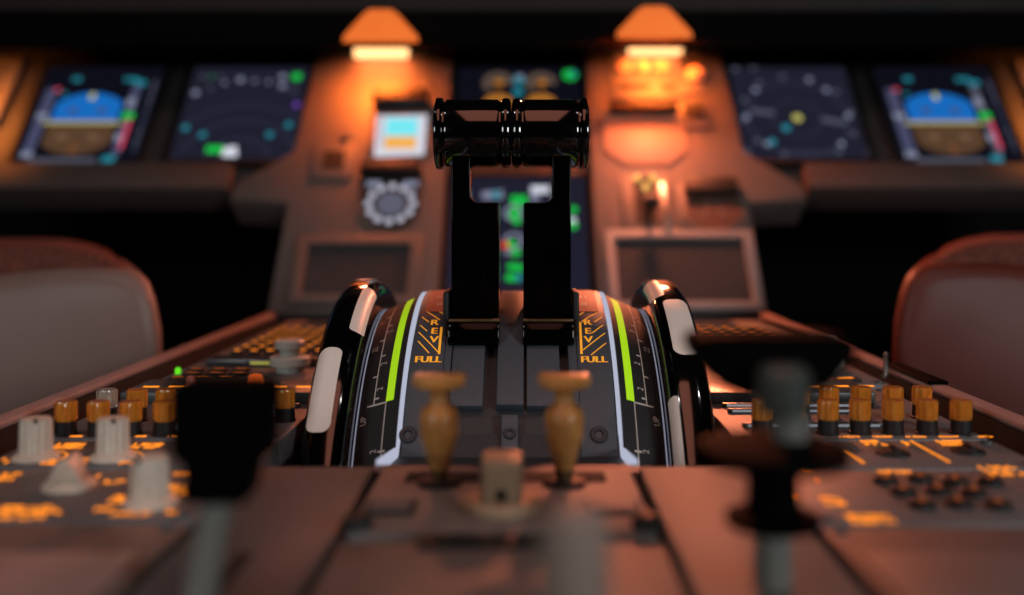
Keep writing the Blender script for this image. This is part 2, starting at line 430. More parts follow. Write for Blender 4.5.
# ---- thrust levers -----------------------------------------------------------
def lever(s, label):
    t = thing('thrust_lever', label, 'thrust lever', T_((0, .52, .03)))
    def X(v): return v*s
    # arm outline in x, z (drawn for the right lever, mirrored for the left)
    xi, xo, xn = .0062, .0303, .0208
    zb, zs = .030, .1033
    pts = [(xo, zb), (xo, .128), (xn, .128)]
    r = .0042
    cx_, cz_ = xn - r, zs + r                       # inner fillet between the neck and the shoulder
    for i in range(7):
        a = -PI/2*i/6; pts.append((cx_ + r*math.cos(a), cz_ + r*math.sin(a)))
    pts += [(xi+.0008, zs), (xi, zs-.0008), (xi, zb)]
    bm = NB(); prism(bm, pts, lambda p: Vector((X(p[0]), .507, p[1])), lambda p: Vector((X(p[0]), .533, p[1])))
    obj('arm', bm, M_lever, t, bev=.0011, bseg=3, local=False)
    # foot straddling the slot
    prof = [(.494,.0325),(.4955,.0405),(.499,.0445),(.507,.0455),(.535,.0455),(.541,.043),(.541,.038),(.52,.0365),(.505,.0335)]
    bm = NB(); prism(bm, prof, lambda p: Vector((X(.0058), p[0], p[1])), lambda p: Vector((X(.0314), p[0], p[1])))
    obj('foot', bm, M_lever, t, bev=.0010, bseg=2, local=False)
    bm = NB(); box(bm, min(X(.0060), X(.0312)), max(X(.0060), X(.0312)), .4978, .5002, .0436, .0452); obj('foot_trim', bm, M_golddk, t, bev=.0006, local=False)
    bm = NB(); x0, x1 = sorted((X(.0312), X(.0342))); box(bm, x0, x1, .502, .53, .036, .0585); obj('side_plate', bm, M_matte, t, bev=.0012, local=False)
    # blade that runs down into the slot
    bm = NB(); x0, x1 = sorted((X(.0245), X(.0275))); box(bm, x0, x1, .512, .53, -.02, .036); obj('blade', bm, M_matte, t, bev=.0005, local=False)
    # grip: a turned roller with end flanges
    R = .0178
    prof = [(0,.0002),(.0160,.0002),(.0178,.0008),(.0185,.0022),(.0185,.0036),(.0180,.0048),(.0168,.0054),(.0168,.0062),(.0176,.0066),(R,.0075),
            (R,.0330),(.0175,.0338),(.0166,.0342),(.0166,.0350),(.0180,.0354),(.0186,.0362),(.0187,.0380),(.0184,.0388),(.0172,.0394),(.0150,.0396),(0,.0396)]
    bm = NB(); lathe(bm, prof, 64, T_((0, .52, .1392)) @ RY(90*s)); obj('grip', bm, M_black, t, local=False)
    bm = NB(); lathe(bm, [(0,.0396),(.0045,.0396),(.0045,.0404),(.0035,.0408),(0,.0408)], 24, T_((0,.52,.1392)) @ RY(90*s)); obj('end_button', bm, M_matte, t, local=False)
    return t
lever(-1, 'left black thrust lever with a glossy cylindrical grip')
lever(1, 'right black thrust lever with a glossy cylindrical grip')
# ================================================================= ENGINE MASTER PANEL
EZ = .004
eng = thing('engine_control_unit', 'red-lit grey engine control plate behind the quadrant holding the two amber levers', 'control panel', T_((0, .34, 0)))
bm = NB(); box(bm, -.0468, .0468, .300, .3775, -.012, EZ-.002); obj('plate', bm, M_pedl, eng, bev=.0015, local=False)
bm = NB(); box(bm, -.036, .036, .3560, .3680, EZ-.0021, EZ-.0014); obj('slot_recess', bm, M_dark, eng, local=False)
for x0, x1 in ((-.0445, -.0285), (.0265, .0445)):
    bm = NB(); box(bm, x0, x1, .316, .3315, EZ-.0021, EZ-.0012); fr = obj('guard_recess', bm, M_dark, eng, bev=.0004, local=False)
    bm = NB(); box(bm, x0+.0015, x1-.0015, .3180, .3295, EZ-.0012, EZ-.0007); ins = obj('inset', bm, M_ped, eng, bev=.0004, local=False)
    ins.parent = fr
for x, y in ((-.0440, .304), (.0440, .304)):
    bm = NB(); lathe(bm, [(0,0),(.0048,0),(.0044,.003),(.003,.0042),(0,.0042)], 20, T_((x, y, EZ-.002))); obj('fastener', bm, M_matte, eng, local=False)
bm = NB(); strokes(bm, -.010, .010, .3385, .3405, EZ-.002); obj('legend_lettering', bm, G_leg2, eng, local=False)
def master(x, y, label, flat):
    t = thing('engine_master_lever', label, 'engine lever', T_((x, y, EZ-.002)))
    bm = NB(); lathe(bm, [(0,0),(.0078,0),(.0078,.0012),(.0060,.0020),(0,.0020)], 32); obj('collar', bm, M_matte, t)
    bm = NB(); lathe(bm, [(0,.0015),(.0028,.0015),(.0028,.0045),(.0033,.0045),(.0033,.006),(0,.006)], 20); obj('pin', bm, M_golddk, t)
    bm = NB(); lathe(bm, [(0,.0050),(.0032,.0050),(.0038,.0075),(.0052,.0125),(.0064,.0162),(.0068,.0172),(.0069,.0235),(.0065,.0258),(.0054,.0272),(.0040,.0284),(.0034,.0300),(.0033,.0322),(.0040,.0336),(.0058,.0346),(0,.0346)], 32)
    obj('body', bm, M_gold, t)
    bm = NB(); w = .0094
    pts = [(-w,.0366),(-w*.97,.0355),(-.0056,.0338),(.0056,.0338),(w*.97,.0355),(w,.0366),(w,.0380),(w*.9,.0388),(-w*.9,.0388),(-w,.0380)]
    prism(bm, pts, lambda p: Vector((p[0], -.0048, p[1])), lambda p: Vector((p[0], .0048, p[1]))); obj('cross_grip', bm, M_gold, t, bev=.0010, local=True)
    return t
master(-.0232, .353, 'left amber T-handled engine master lever on the engine plate', 0)
master(.0208, .353, 'right amber T-handled engine master lever on the engine plate', 0)
# engine mode selector
t = thing('mode_selector', 'cream block-shaped selector knob between the two amber levers', 'knob', T_((-.0005, .325, EZ-.002)))
bm = NB(); lathe(bm, [(0,0),(.0135,0),(.0135,.0022),(.0120,.0034),(0,.0034)], 40); obj('skirt', bm, M_cream, t)
bm = NB(); box(bm, -.0066, .0066, -.0085, .0085, .003, .0170); obj('pointer_block', bm, M_cream, t, bev=.0018, bseg=3)
bm = NB(); lathe(bm, [(0,-.0004),(.0019,-.0004),(.0019,.0004),(0,.0004)], 20, T_((0, -.0086, .0062)) @ RX(90)); obj('index_dot', bm, M_dark, t)
# ================================================================= AFT PARTS
aft = thing('rear_cover_panel', 'bare red-lit grey cover plate at the front bottom of the picture', 'cover panel', T_((0, .2, 0)))
bm = NB(); box(bm, -.0480, .0480, .06, .2945, -.012, .001); obj('plate', bm, M_pedl, aft, bev=.0015, local=False)
bm = NB(); box(bm, -.024, .013, .2860, .2985, .001, .0022); obj('shade_strip', bm, M_matte, aft, bev=.0005, local=False)  # dark strip painted in for the shade between the two plates
def flank(s, name, label):
    t = thing(name, label, 'lever panel', T_((s*.074, .28, 0)))
    x0, x1 = sorted((s*.0505, s*.0945))
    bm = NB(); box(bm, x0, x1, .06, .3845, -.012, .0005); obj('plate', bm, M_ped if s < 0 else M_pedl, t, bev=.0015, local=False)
    bm = NB(); box(bm, s*.0725-.0022, s*.0725+.0022, .09, .245 if s > 0 else .285, .0004, .0009); obj('slot', bm, M_dark, t, local=False)
    return t
flank(-1, 'speed_brake_unit', 'grey slotted plate under the blurred speed brake lever')
flank(1, 'flap_control_unit', 'red-lit slotted plate under the dark flap lever')
# speed brake lever
t = thing('speed_brake_lever', 'black handled speed brake lever on a pale grey stem', 'lever', T_((-.0745, .25, .0009)))
bm = NB(); tube(bm, [(-.0745,.25,.0009),(-.0725,.25,.012),(-.0690,.25,.030)], [.0044,.0042,.0040], 16); obj('stem', bm, M_stem, t, local=False)
bm = NB()
pts = [(-.0775,.0262),(-.0615,.0262),(-.0600,.0340),(-.0560,.0372),(-.0552,.0540),(-.0572,.0560),(-.0785,.0560),(-.0800,.0540),(-.0800,.0385),(-.0765,.0350)]
prism(bm, pts, lambda p: Vector((p[0], .243, p[1])), lambda p: Vector((p[0], .258, p[1]))); obj('handle', bm, M_grip, t, bev=.002, bseg=3, local=False)
# flap lever
t = thing('flap_lever', 'dark stacked-disc flap lever standing before the right trim wheel', 'lever', T_((.0715, .26, .0009)))
c0 = T_((.0715, .26, 0))
bm = NB(); lathe(bm, [(0,.0009),(.0052,.0009),(.0050,.010),(.0046,.018),(0,.018)], 24, c0); obj('stem', bm, M_stem, t, local=False)
bm = NB(); lathe(bm, [(0,.0165),(.0118,.0165),(.0124,.0175),(.0124,.0190),(.0075,.0200),(.0068,.0215),(.0066,.030),(.0075,.0325),(.0190,.0335),(.0196,.0350),(.0190,.0372),(.0080,.0385),(0,.0385)], 40, c0); obj('collar', bm, M_grip, t, local=False)
bm = NB(); lathe(bm, [(0,.038),(.0046,.038),(.0044,.044),(.0052,.0470),(0,.0470)], 24, T_((.0765,.262,0))); obj('neck', bm, M_stem, t, local=False)
bm = NB(); lathe(bm, [(0,.0465),(.0062,.0468),(.0068,.0500),(.0068,.0570),(.0050,.0590),(0,.0590)], 28, T_((.0725,.2535,0))); obj('hub', bm, M_hub, t, local=False)
bm = NB()
pts = [(.0500,.0640),(.0520,.0590),(.0575,.0525),(.0645,.0497),(.0790,.0497),(.0865,.0530),(.0925,.0605),(.0934,.0642),(.0905,.0656),(.0530,.0656)]
prism(bm, pts, lambda p: Vector((p[0], .257, p[1])), lambda p: Vector((p[0], .278, p[1]))); obj('handle', bm, M_grip, t, bev=.0022, bseg=3, local=False)
# pale foreground knob
t = thing('parking_brake_knob', 'pale blurred upright knob in the bottom foreground', 'knob', T_((.0165, .19, .002)))
bm = NB(); lathe(bm, [(0,0),(.0105,0),(.0105,.002),(.0080,.004),(0,.004)], 32); obj('skirt', bm, M_stem, t)
bm = NB(); lathe(bm, [(0,.003),(.0066,.003),(.0070,.010),(.0068,.034),(.0060,.0380),(.0040,.0400),(0,.0405)], 36, ribs=(12,.06,.009,.035)); obj('grip', bm, M_fore, t)
# ================================================================= SIDE MODULES
def knob_ivory(name='selector_knob'):
    pass
def mod(name, label, x0, x1, y0, y1, ztop, m, bev=.0012, cat='control panel'):
    t = thing(name, label, cat, T_(((x0+x1)/2, (y0+y1)/2, 0)))
    bm = NB(); box(bm, x0, x1, y0, y1, -.012, ztop); obj('plate', bm, m, t, bev=bev, local=False)
    for x, y in ((x0+.005, y0+.005), (x1-.005, y0+.005), (x0+.005, y1-.005), (x1-.005, y1-.005)):
        b = NB(); lathe(b, [(0,0),(.0026,0),(.0024,.0008),(.0010,.0010),(.0008,.0004),(0,.0004)], 16, T_((x, y, ztop)))
        obj('fastener', b, M_modd, t, local=False)
    return t
def amber_knob(parent, x, y, z, m=None, rot=0, h=0.0):
    """clear ribbed cap on a black collar; two meshes, cap is the sub-part"""
    L = MW[parent.name].inverted() @ T_((x, y, z)) @ RZ(rot)
    key = 'k%s' % (m or M_amber).name
    if key not in PROTO:
        b = NB(); lathe(b, [(0,0),(.0050,0),(.0050,.0010),(.0046,.0012),(.0044,.0066),(0,.0066)], 24); c = obj('volume_knob', b, M_matte, parent)
        b = NB(); lathe(b, [(0,.0064),(.0044,.0064),(.0048,.0072),(.0048,.0142),(.0042,.0150),(0,.0151)], 40, ribs=(10,.12,.007,.0145)); d = obj('amber_cap' if m is None else 'clear_cap', b, m or M_amber, c)
        d.parent = c; c.matrix_local = L; PROTO[key] = c; MW[c.name] = MW[parent.name] @ L
        return c
    return copy_part(PROTO[key], L, parent)
PROTO = {}
def big_knob(parent, x, y, z, rot=0, sc=1.0):
    L = MW[parent.name].inverted() @ T_((x, y, z)) @ RZ(rot) @ Matrix.Scale(sc, 4)
    if 'big' not in PROTO:
        b = NB(); lathe(b, [(0,0),(.0090,0),(.0088,.0010),(.0070,.0024),(.0064,.0026),(0,.0026)], 40); c = obj('selector_knob', b, M_knob, parent)
        b = NB(); lathe(b, [(0,.0024),(.0064,.0024),(.0064,.0030),(.0060,.0150),(.0054,.0160),(0,.0162)], 64, ribs=(12,.14,.003,.0152)); obj('ribbed_cap', b, M_knob, c)
        b = NB(); box(b, -.0006, .0006, -.0068, -.0050, .0150, .0166); obj('pointer_line', b, M_dark, c)
        c.matrix_local = L; PROTO['big'] = c; MW[c.name] = MW[parent.name] @ L
        return c
    return copy_part(PROTO['big'], L, parent)
def legend(parent, items, z, m=None):
    for it in items:
        b = NB(); x0, x1, y0, y1 = it[:4]; rows = max(1, round((y1-y0)/.0055)); hh = (y1-y0)/rows
        for r in range(rows):
            d = 0 if r == 0 else random.uniform(0, .25)*(x1-x0)
            strokes(b, x0, x1-d, y0+r*hh+hh*.15, y0+r*hh+min(hh*.8, hh*.15+.0032), z)
        obj('legend_lettering', b, m or G_leg, parent, local=False)
def pxr(u0, v0, u1, v1, z=0):     # pedestal rectangle seen between two pixels
    a, c = ground(u0, v1, z), ground(u1, v0, z); b = ground((u0+u1)/2, (v0+v1)/2, z)
    k = b.y/F
    return b.x-abs(u1-u0)/2*k, b.x+abs(u1-u0)/2*k, a.y, c.y
def keys(parent, x0, x1, y0, y1, nx, ny, z, skip=()):
    first = None; w, d = (x1-x0)/nx, (y1-y0)/ny; n = 0
    for i in range(nx):
        for j in range(ny):
            if (i, j) in skip: continue
            L = MW[parent.name].inverted() @ T_((x0+(i+.5)*w, y0+(j+.5)*d, z))
            if first is None:
                b = NB(); hw, hd = w*.34, min(d*.34, .0048)
                box(b, -hw, hw, -hd, hd, 0, .0038); bevel(b, .0007, 2)
                first = obj('key', b, M_matte, parent)
                b = NB(); box(b, -hw*.5, hw*.5, -hd*.3, hd*.3, .0038, .0041); obj('key_legend', b, G_leg, first)
                first.matrix_local = L
            else: copy_part(first, L, parent)
XL0, XL1 = -.2045, -.0985
XR0, XR1 = .0985, .2085
# ---- left row
m1 = mod('flight_computer_keypad', 'far left keypad module full of small amber-lit keys', XL0, XL1, .655, .90, .002, M_pedl)
keys(m1, XL0+.012, XL1-.006, .664, .815, 8, 7, .002)
bm = NB(); box(bm, XL0+.02, XL1-.02, .835, .89, .002, .003); obj('display', bm, M_tray, m1, bev=.0005, local=False)
m2 = mod('radio_panel', 'left radio panel with flat keys, a green lamp and a two-tier grey knob', XL0, XL1, .562, .651, .002, M_mod)
kb = ground(290, 372, .002)
L = MW[m2.name].inverted() @ T_((kb.x, kb.y, .002))
b = NB(); lathe(b, [(0,0),(.0085,0),(.0085,.004),(.0118,.0045),(.0120,.0088),(.0112,.0096),(0,.0096)], 40); kk = obj('tuning_knob', b, M_knobg, m2); kk.matrix_local = L
b = NB(); lathe(b, [(0,.0094),(.0062,.0094),(.0060,.0140),(.0086,.0145),(.0089,.0185),(.0080,.0195),(0,.0197)], 40); obj('inner_knob', b, M_knobg, kk)
first = None
for j in range(3):
    for i in range(5):
        x = XL0+.013+i*.0135+(j % 2)*.003; y = .572+j*.016
        if x > kb.x-.019: continue
        L = MW[m2.name].inverted() @ T_((x, y, .002))
        if first is None:
            b = NB(); box(b, -.0052, .0052, -.0042, .0042, 0, .0022); bevel(b, .0006, 2); first = obj('key', b, M_matte, m2)
            b = NB(); box(b, -.0030, .0030, -.0009, .0005, .0022, .0025); obj('key_legend', b, G_leg2, first); first.matrix_local = L
        else: copy_part(first, L, m2)
bm = NB(); box(bm, XL0+.012, XL1-.012, .626, .645, .002, .0068); obj('display_hood', bm, M_tray, m2, bev=.001, local=False)
gp = ground(249, 365, .0068)
bm = NB(); box(bm, gp.x-.006, gp.x+.006, .6257, .6262, .0035, .0052); obj('readout', bm, glow('pale readout', (200,190,90), .6), m2, local=False)
gp = ground(178, 374, .002)
b = NB(); lathe(b, [(0,0),(.0017,0),(.0017,.0028),(.0012,.0038),(0,.004)], 16); o = obj('green_lamp', b, G_led, m2); o.matrix_local = MW[m2.name].inverted() @ T_((gp.x, gp.y, .002))
m3 = mod('audio_panel', 'left audio panel with two rows of amber-capped volume knobs', XL0, XL1, .4335, .557, .000, M_mod)
bm = NB(); box(bm, XL0+.004, XL1-.003, .512, .553, .000, .0062); obj('raised_keyboard', bm, M_modd, m3, bev=.0008, local=False)
bm = NB(); 
for i in range(7): box(bm, XL0+.010+i*.0135, XL0+.018+i*.0135, .527, .5295, .0062, .0065)
obj('legend_lettering', bm, G_leg, m3, local=False)
L = MW[m3.name].inverted() @ T_((-.1655, .516, .0062))
b = NB(); lathe(b, [(0,0),(.0024,0),(.0024,.0060),(.0018,.0076),(0,.008)], 20); o = obj('indicator_cap', b, mat('pink indicator plastic', (196,112,92), .3), m3); o.matrix_local = L
L = MW[m3.name].inverted() @ T_((-.1320, .516, .0062))
b = NB(); lathe(b, [(0,0),(.0040,0),(.0042,.0050),(.0032,.0082),(0,.0092)], 24); o = obj('indicator_lamp', b, glow('orange indicator', (246,104,40), .9), m3); o.matrix_local = L
for u in (66, 98.5, 131, 164, 197, 230, 262):
    p = ground(u, 435); amber_knob(m3, p.x, p.y, 0, rot=u)
for u in (107, 137, 166, 196, 225, 256, 285):
    p = ground(u, 421); amber_knob(m3, p.x, .471, 0, m=M_clear if u == 107 else None, rot=u*3)
for i, y in enumerate((.452, .487, .502)):
    bm = NB(); box(bm, XL0+.048, XL1-.008, y, y+.0035, 0, .0022); o = obj('button_bar', bm, M_modd, m3, bev=.0004, local=False)
    bm = NB(); box(bm, XL0+.050, XL1-.010, y-.0002, y, .0006, .0018); obj('bar_light', bm, G_wht, o, local=False)
legend(m3, [(XL0+.01+i*.014, XL0+.018+i*.014, .4365, .4390) for i in range(6)] , 0)
m4 = mod('direction_finder_panel', 'left panel with two tall ribbed ivory knobs beside the amber row', XL0, XL1, .3855, .4305, .000, M_mod)
for u in (36, 113): 
    p = ground(u, 458); big_knob(m4, p.x, p.y, 0, rot=25)
legend(m4, [pxr(55,443,86,449), pxr(132,443,163,449), pxr(0,458,14,464), pxr(46,458,63,465), pxr(78,458,92,465), pxr(124,457,146,465)], 0)
bm = NB()
for u in (36, 113):
    p = ground(u, 458)
    for a in range(-20, 75, 6):
        a0 = math.radians(a); r0, r1 = .0108, .0116; a1 = math.radians(a+7)
        q = [bm.verts.new((p.x+r*math.cos(b_), p.y+r*math.sin(b_), .0003)) for r, b_ in ((r0,a0),(r1,a0),(r1,a1),(r0,a1))]
        bm.faces.new(q)
bmesh.ops.remove_doubles(bm, verts=bm.verts, dist=1e-5)
obj('scale_arc', bm, G_leg, m4, local=False)
m5 = mod('transponder_panel', 'near left panel with a pointer knob and amber lettering', XL0, XL1, .3175, .3825, .000, M_mod)
p = ground(150, 504); big_knob(m5, p.x, p.y, 0, rot=-20)
p = ground(70, 487)
b = NB(); lathe(b, [(0,0),(.0094,0),(.0092,.0012),(.0072,.0030),(.0062,.0030),(0,.0030)], 40); kk = obj('pointer_knob', b, M_knob, m5)
b = NB()
prism(b, [(-.0060,.003),(.0060,.003),(.0034,.0085),(.0012,.0112),(-.0012,.0112),(-.0034,.0085)], lambda p: Vector((p[0], -.0075, p[1])), lambda p: Vector((p[0]*.7, .0075, p[1]))); obj('pointer_fin', b, M_knob, kk, bev=.0010)
kk.matrix_local = MW[m5.name].inverted() @ T_((p.x, p.y, 0)) @ RZ(8)
legend(m5, [pxr(0,472,20,481), pxr(98,474,112,478), pxr(106,479,128,484), pxr(176,471,192,476), pxr(168,484,186,489), pxr(172,489,192,496), pxr(112,496,128,503), pxr(97,505,116,512), pxr(113,512,152,517), pxr(0,506,68,514), pxr(0,515,52,520), pxr(168,508,184,514)], 0)
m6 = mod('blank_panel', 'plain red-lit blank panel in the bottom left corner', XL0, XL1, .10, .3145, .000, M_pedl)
bm = NB(); box(bm, XL0+.004, XL1-.004, .19, .285, 0, .0012); obj('insert', bm, M_rail, m6, bev=.0006, local=False)
# ---- right row
n1 = mod('flight_computer_keypad', 'far right keypad module glowing behind the flap lever', XR0, XR1+.008, .655, .90, .002, M_pedl)
keys(n1, XR0+.006, XR1-.012, .664, .815, 8, 7, .002)
bm = NB(); box(bm, XR0+.02, XR1-.02, .835, .89, .002, .003); obj('display', bm, M_tray, n1, bev=.0005, local=False)
n2 = mod('radio_panel', 'right radio panel with a grey knob and a thin toggle switch', XR0, XR1+.004, .562, .651, .002, M_mod)
kb = Vector((.1905, .618, .002)); L = MW[n2.name].inverted() @ T_(kb)
o = copy_part(bpy.data.objects['tuning_knob'], L, n2)
L = MW[n2.name].inverted() @ T_((CX+(886-U0)/F*.585, .585, .002))
b = NB(); lathe(b, [(0,0),(.0032,0),(.0032,.0012),(.0014,.0014),(.0010,.0030),(.0013,.0115),(.0016,.0135),(.0010,.0148),(0,.015)], 16); o = obj('toggle_switch', b, M_metal, n2); o.matrix_local = L
first = None
for i, x in enumerate((.150, .171, .190)):
    L = MW[n2.name].inverted() @ T_((x, .572, .002))
    if first is None:
        b = NB(); box(b, -.0082, .0082, -.0052, .0052, 0, .0018); bevel(b, .0006, 2); first = obj('key', b, M_matte, n2)
        b = NB(); box(b, -.0045, .0045, -.0012, .0010, .0018, .0021); obj('key_legend', b, G_leg, first); first.matrix_local = L
    else: copy_part(first, L, n2)
b = NB(); lathe(b, [(0,0),(.0030,0),(.0026,.004),(.0014,.0056),(0,.006)], 16); o = obj('lamp_cap', b, M_knobg, n2); o.matrix_local = MW[n2.name].inverted() @ T_((.205,.632,.002))
n3 = mod('audio_panel', 'right audio panel with amber-capped volume knobs near the right seat', XR0, XR1, .4335, .557, .000, M_mod)
bm = NB(); box(bm, XR0+.004, XR1-.022, .512, .553, .000, .0062); obj('raised_keyboard', bm, M_modd, n3, bev=.0008, local=False)
bm = NB()
for i in range(4): box(bm, XR0+.045+i*.0135, XR0+.053+i*.0135, .529, .5315, .0062, .0065)
obj('legend_lettering', bm, G_leg, n3, local=False)
for u in (762, 795, 828, 860, 893, 927, 961):
    p = ground(u, 433.5); amber_knob(n3, p.x, min(p.y, .4445), 0, rot=u)
for u in (770, 800, 829, 861, 893, 922):
    p = ground(u, 419); amber_knob(n3, CX+(u-U0)/F*.478, .478, 0, rot=u*3)
for i, y in enumerate((.455, .489, .503)):
    bm = NB(); box(bm, XR0+.008, XR1-.038+i*.006, y, y+.0035, 0, .0022); o = obj('button_bar', bm, M_modd, n3, bev=.0004, local=False)
    bm = NB(); box(bm, XR0+.010, XR1-.040+i*.006, y-.0002, y, .0006, .0018); obj('bar_light', bm, G_wht, o, local=False)
legend(n3, [(XR0+.046+i*.0145, XR0+.055+i*.0145, .4358, .4380) for i in range(5)], 0)
p = ground(797, 437)
b = NB(); lathe(b, [(0,0),(.0068,0),(.0066,.0070),(.0058,.0078),(0,.008)], 32); o = obj('grey_cap', b, M_stem, n3); o.matrix_local = MW[n3.name].inverted() @ T_((.128, .4500, 0))
n4 = mod('weather_radar_panel', 'right panel with two dark recessed switches and amber bars', XR0, XR1, .3835, .4305, .000, M_mod)
legend(n4, [pxr(863,440,888,446), pxr(939,440,969,446), pxr(904,441,910,446)], 0)
bm = NB()
for (u0, v0, u1, v1) in ((910, 441, 950, 463), (846, 451, 864, 464)):
    a, c = ground(u0, v0), ground(u1, v1); d = Vector((c.x-a.x, c.y-a.y, 0)).normalized(); p_ = Vector((-d.y, d.x, 0))*.0006
    q = [bm.verts.new(w+Vector((0,0,.0003))) for w in (a+p_, c+p_, c-p_, a-p_)]; bm.faces.new(q)
obj('guide_lines', bm, G_leg, n4, local=False)
for u, v in ((893, 454), (968, 452)):
    p = ground(u, v)
    b = NB(); lathe(b, [(0,0),(.0068,0),(.0066,.0010),(.0048,.0012),(.0044,.0020),(0,.0022)], 32); o = obj('rotary_switch', b, M_matte, n4); o.matrix_local = MW[n4.name].inverted() @ T_((p.x, p.y, 0))
    b = NB(); box(b, -.0008, .0008, -.0042, .0042, .0020, .0038); obj('pointer', b, M_matte, o, bev=.0005)
legend(n4, [pxr(878,469,912,474), pxr(985,466,1024,476)], 0)
n5 = mod('code_keypad_panel', 'right near panel with a cluster of round black code buttons', XR0, XR1, .3145, .3805, .000, M_mod)
legend(n5, [pxr(800,467,810,475), pxr(816,479,825,483), pxr(823,496,845,506), pxr(849,514,894,524), pxr(793,490,799,499)], 0)
first = None
for (u, v) in ((886,483),(920,481),(955,484),(903,494),(938,493),(974,495),(922,507),(958,506),(998,508),(990,484)):
    p = ground(u, v); L = MW[n5.name].inverted() @ T_((min(p.x, XR1-.006), p.y, 0))
    if first is None:
        b = NB(); lathe(b, [(0,0),(.0046,0),(.0044,.0018),(.0036,.0024),(0,.0025)], 24); first = obj('button', b, M_matte, n5)
        b = NB(); box(b, -.0007, .0007, -.0012, .0012, .0024, .0027); obj('button_legend', b, G_leg2, first); first.matrix_local = L
    else: copy_part(first, L, n5)
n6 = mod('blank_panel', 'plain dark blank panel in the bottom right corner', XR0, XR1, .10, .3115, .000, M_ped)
bm = NB(); box(bm, XR0+.004, XR1-.004, .19, .285, 0, .0012); obj('insert', bm, M_mod, n6, bev=.0006, local=False)
# ================================================================= INSTRUMENT PANEL
CH = .014                                     # height of the two centre columns above the panel face
ip = thing('instrument_panel', 'sloping grey-brown main instrument panel across the cockpit front', 'instrument panel', PM)
def ppts(lst, c=0): return [pan(u, v, c) for u, v in lst]
def pslab(bm, pts, c0, c1): prism(bm, pts, lambda p: Vector((p[0], p[1], c1)), lambda p: Vector((p[0], p[1], c0)))
for s in (-1, 1):
    x0, x1 = sorted((s*.232, s*.78))
    bm = NB(); box(bm, x0, x1, .1675, .380, -.03, 0); obj('side_panel', bm, M_pdark, ip, bev=.002)
    # projecting lip below the displays
    bm = NB(); x0, x1 = sorted((s*.300, s*.78)); box(bm, x0, x1, .150, .186, -.03, .012); lip = obj('lower_lip', bm, M_lip, ip, bev=.004)
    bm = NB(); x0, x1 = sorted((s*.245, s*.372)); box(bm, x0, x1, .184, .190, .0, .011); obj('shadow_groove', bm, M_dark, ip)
# centre columns (outline read off the photograph)
for s in (-1, 1):
    A, B = .0765, .2345
    pts = [(s*A, -.004), (s*.2350, -.004), (s*.2350, .128), (s*.2950, .132), (s*.2930, .152), (s*.2390, .198), (s*.2330, .352), (s*.2200, .378), (s*A, .380)]
    bm = NB(); pslab(bm, pts, -.03, CH); obj('center_column', bm, M_panel, ip, bev=.0025)
bm = NB(); box(bm, -.0765, .0765, -.004, .380, -.03, -.004); obj('center_strip', bm, M_pdark, ip)
# small switch box left column
a, b_ = pan(333, 163, CH)
bm = NB(); box(bm, a-.022, a+.022, b_-.024, b_+.026, CH, CH+.004); sb = obj('switch_box', bm, M_panel, ip, bev=.002)
bm = NB(); box(bm, a-.010, a+.012, b_-.012, b_+.013, CH+.004, CH+.0045); obj('switch_recess', bm, M_dark, sb)
a, b_ = pan(376, 140, CH)
a2, b2 = pan(346, 140, CH)
bm = NB(); lathe(bm, [(0,0),(.006,0),(.0055,.006),(.003,.008),(0,.008)], 20, T_((a2, b2, CH))); obj('dimmer_knob', bm, M_panel, ip)
# faint placard on the left column top
a0, b0 = pan(372, 100, CH); a1, b1 = pan(432, 72, CH)
bm = NB(); box(bm, a0, a1, b0, b1, CH, CH+.0015); obj('placard', bm, M_panel, ip, bev=.0006)
# trays at the foot of each column
def tray(u0, v0, u1, v1, fw, label, m):
    a0, b0 = pan(u0, v1, CH); a1, b1 = pan(u1, v0, CH); am = (a0+a1)/2
    t = thing('data_display_tray', label, 'display tray', PM @ T_((am, (b0+b1)/2, CH)))
    w, h = (a1-a0)/2, (b1-b0)/2
    bm = NB()
    O = [(-w-fw,-h-fw),(w+fw,-h-fw),(w+fw,h+fw),(-w-fw,h+fw)]; I = [(-w,-h),(w,-h),(w,h),(-w,h)]
    vo = [[bm.verts.new((x,y,z)) for x,y in O] for z in (0,.006)]; vi = [[bm.verts.new((x,y,z)) for x,y in I] for z in (0,.006)]
    for i in range(4):
        j = (i+1) % 4
        bm.faces.new((vo[0][i], vo[0][j], vo[1][j], vo[1][i])); bm.faces.new((vi[0][i], vi[1][i], vi[1][j], vi[0][j]))
        bm.faces.new((vo[1][i], vo[1][j], vi[1][j], vi[1][i])); bm.faces.new((vo[0][i], vi[0][i], vi[0][j], vo[0][j]))
    obj('bezel', bm, m, t, bev=.0012)
    bm = NB(); box(bm, -w, w, -h, h, 0, .0012); obj('glass', bm, M_tray, t)
    return t
tray(301, 247, 411, 297, .012, 'dark switched-off display tray at the foot of the left column', M_panel)
tray(619, 241, 742, 304, .010, 'dark switched-off display tray with pale frame at the foot of the right column', M_panel2)
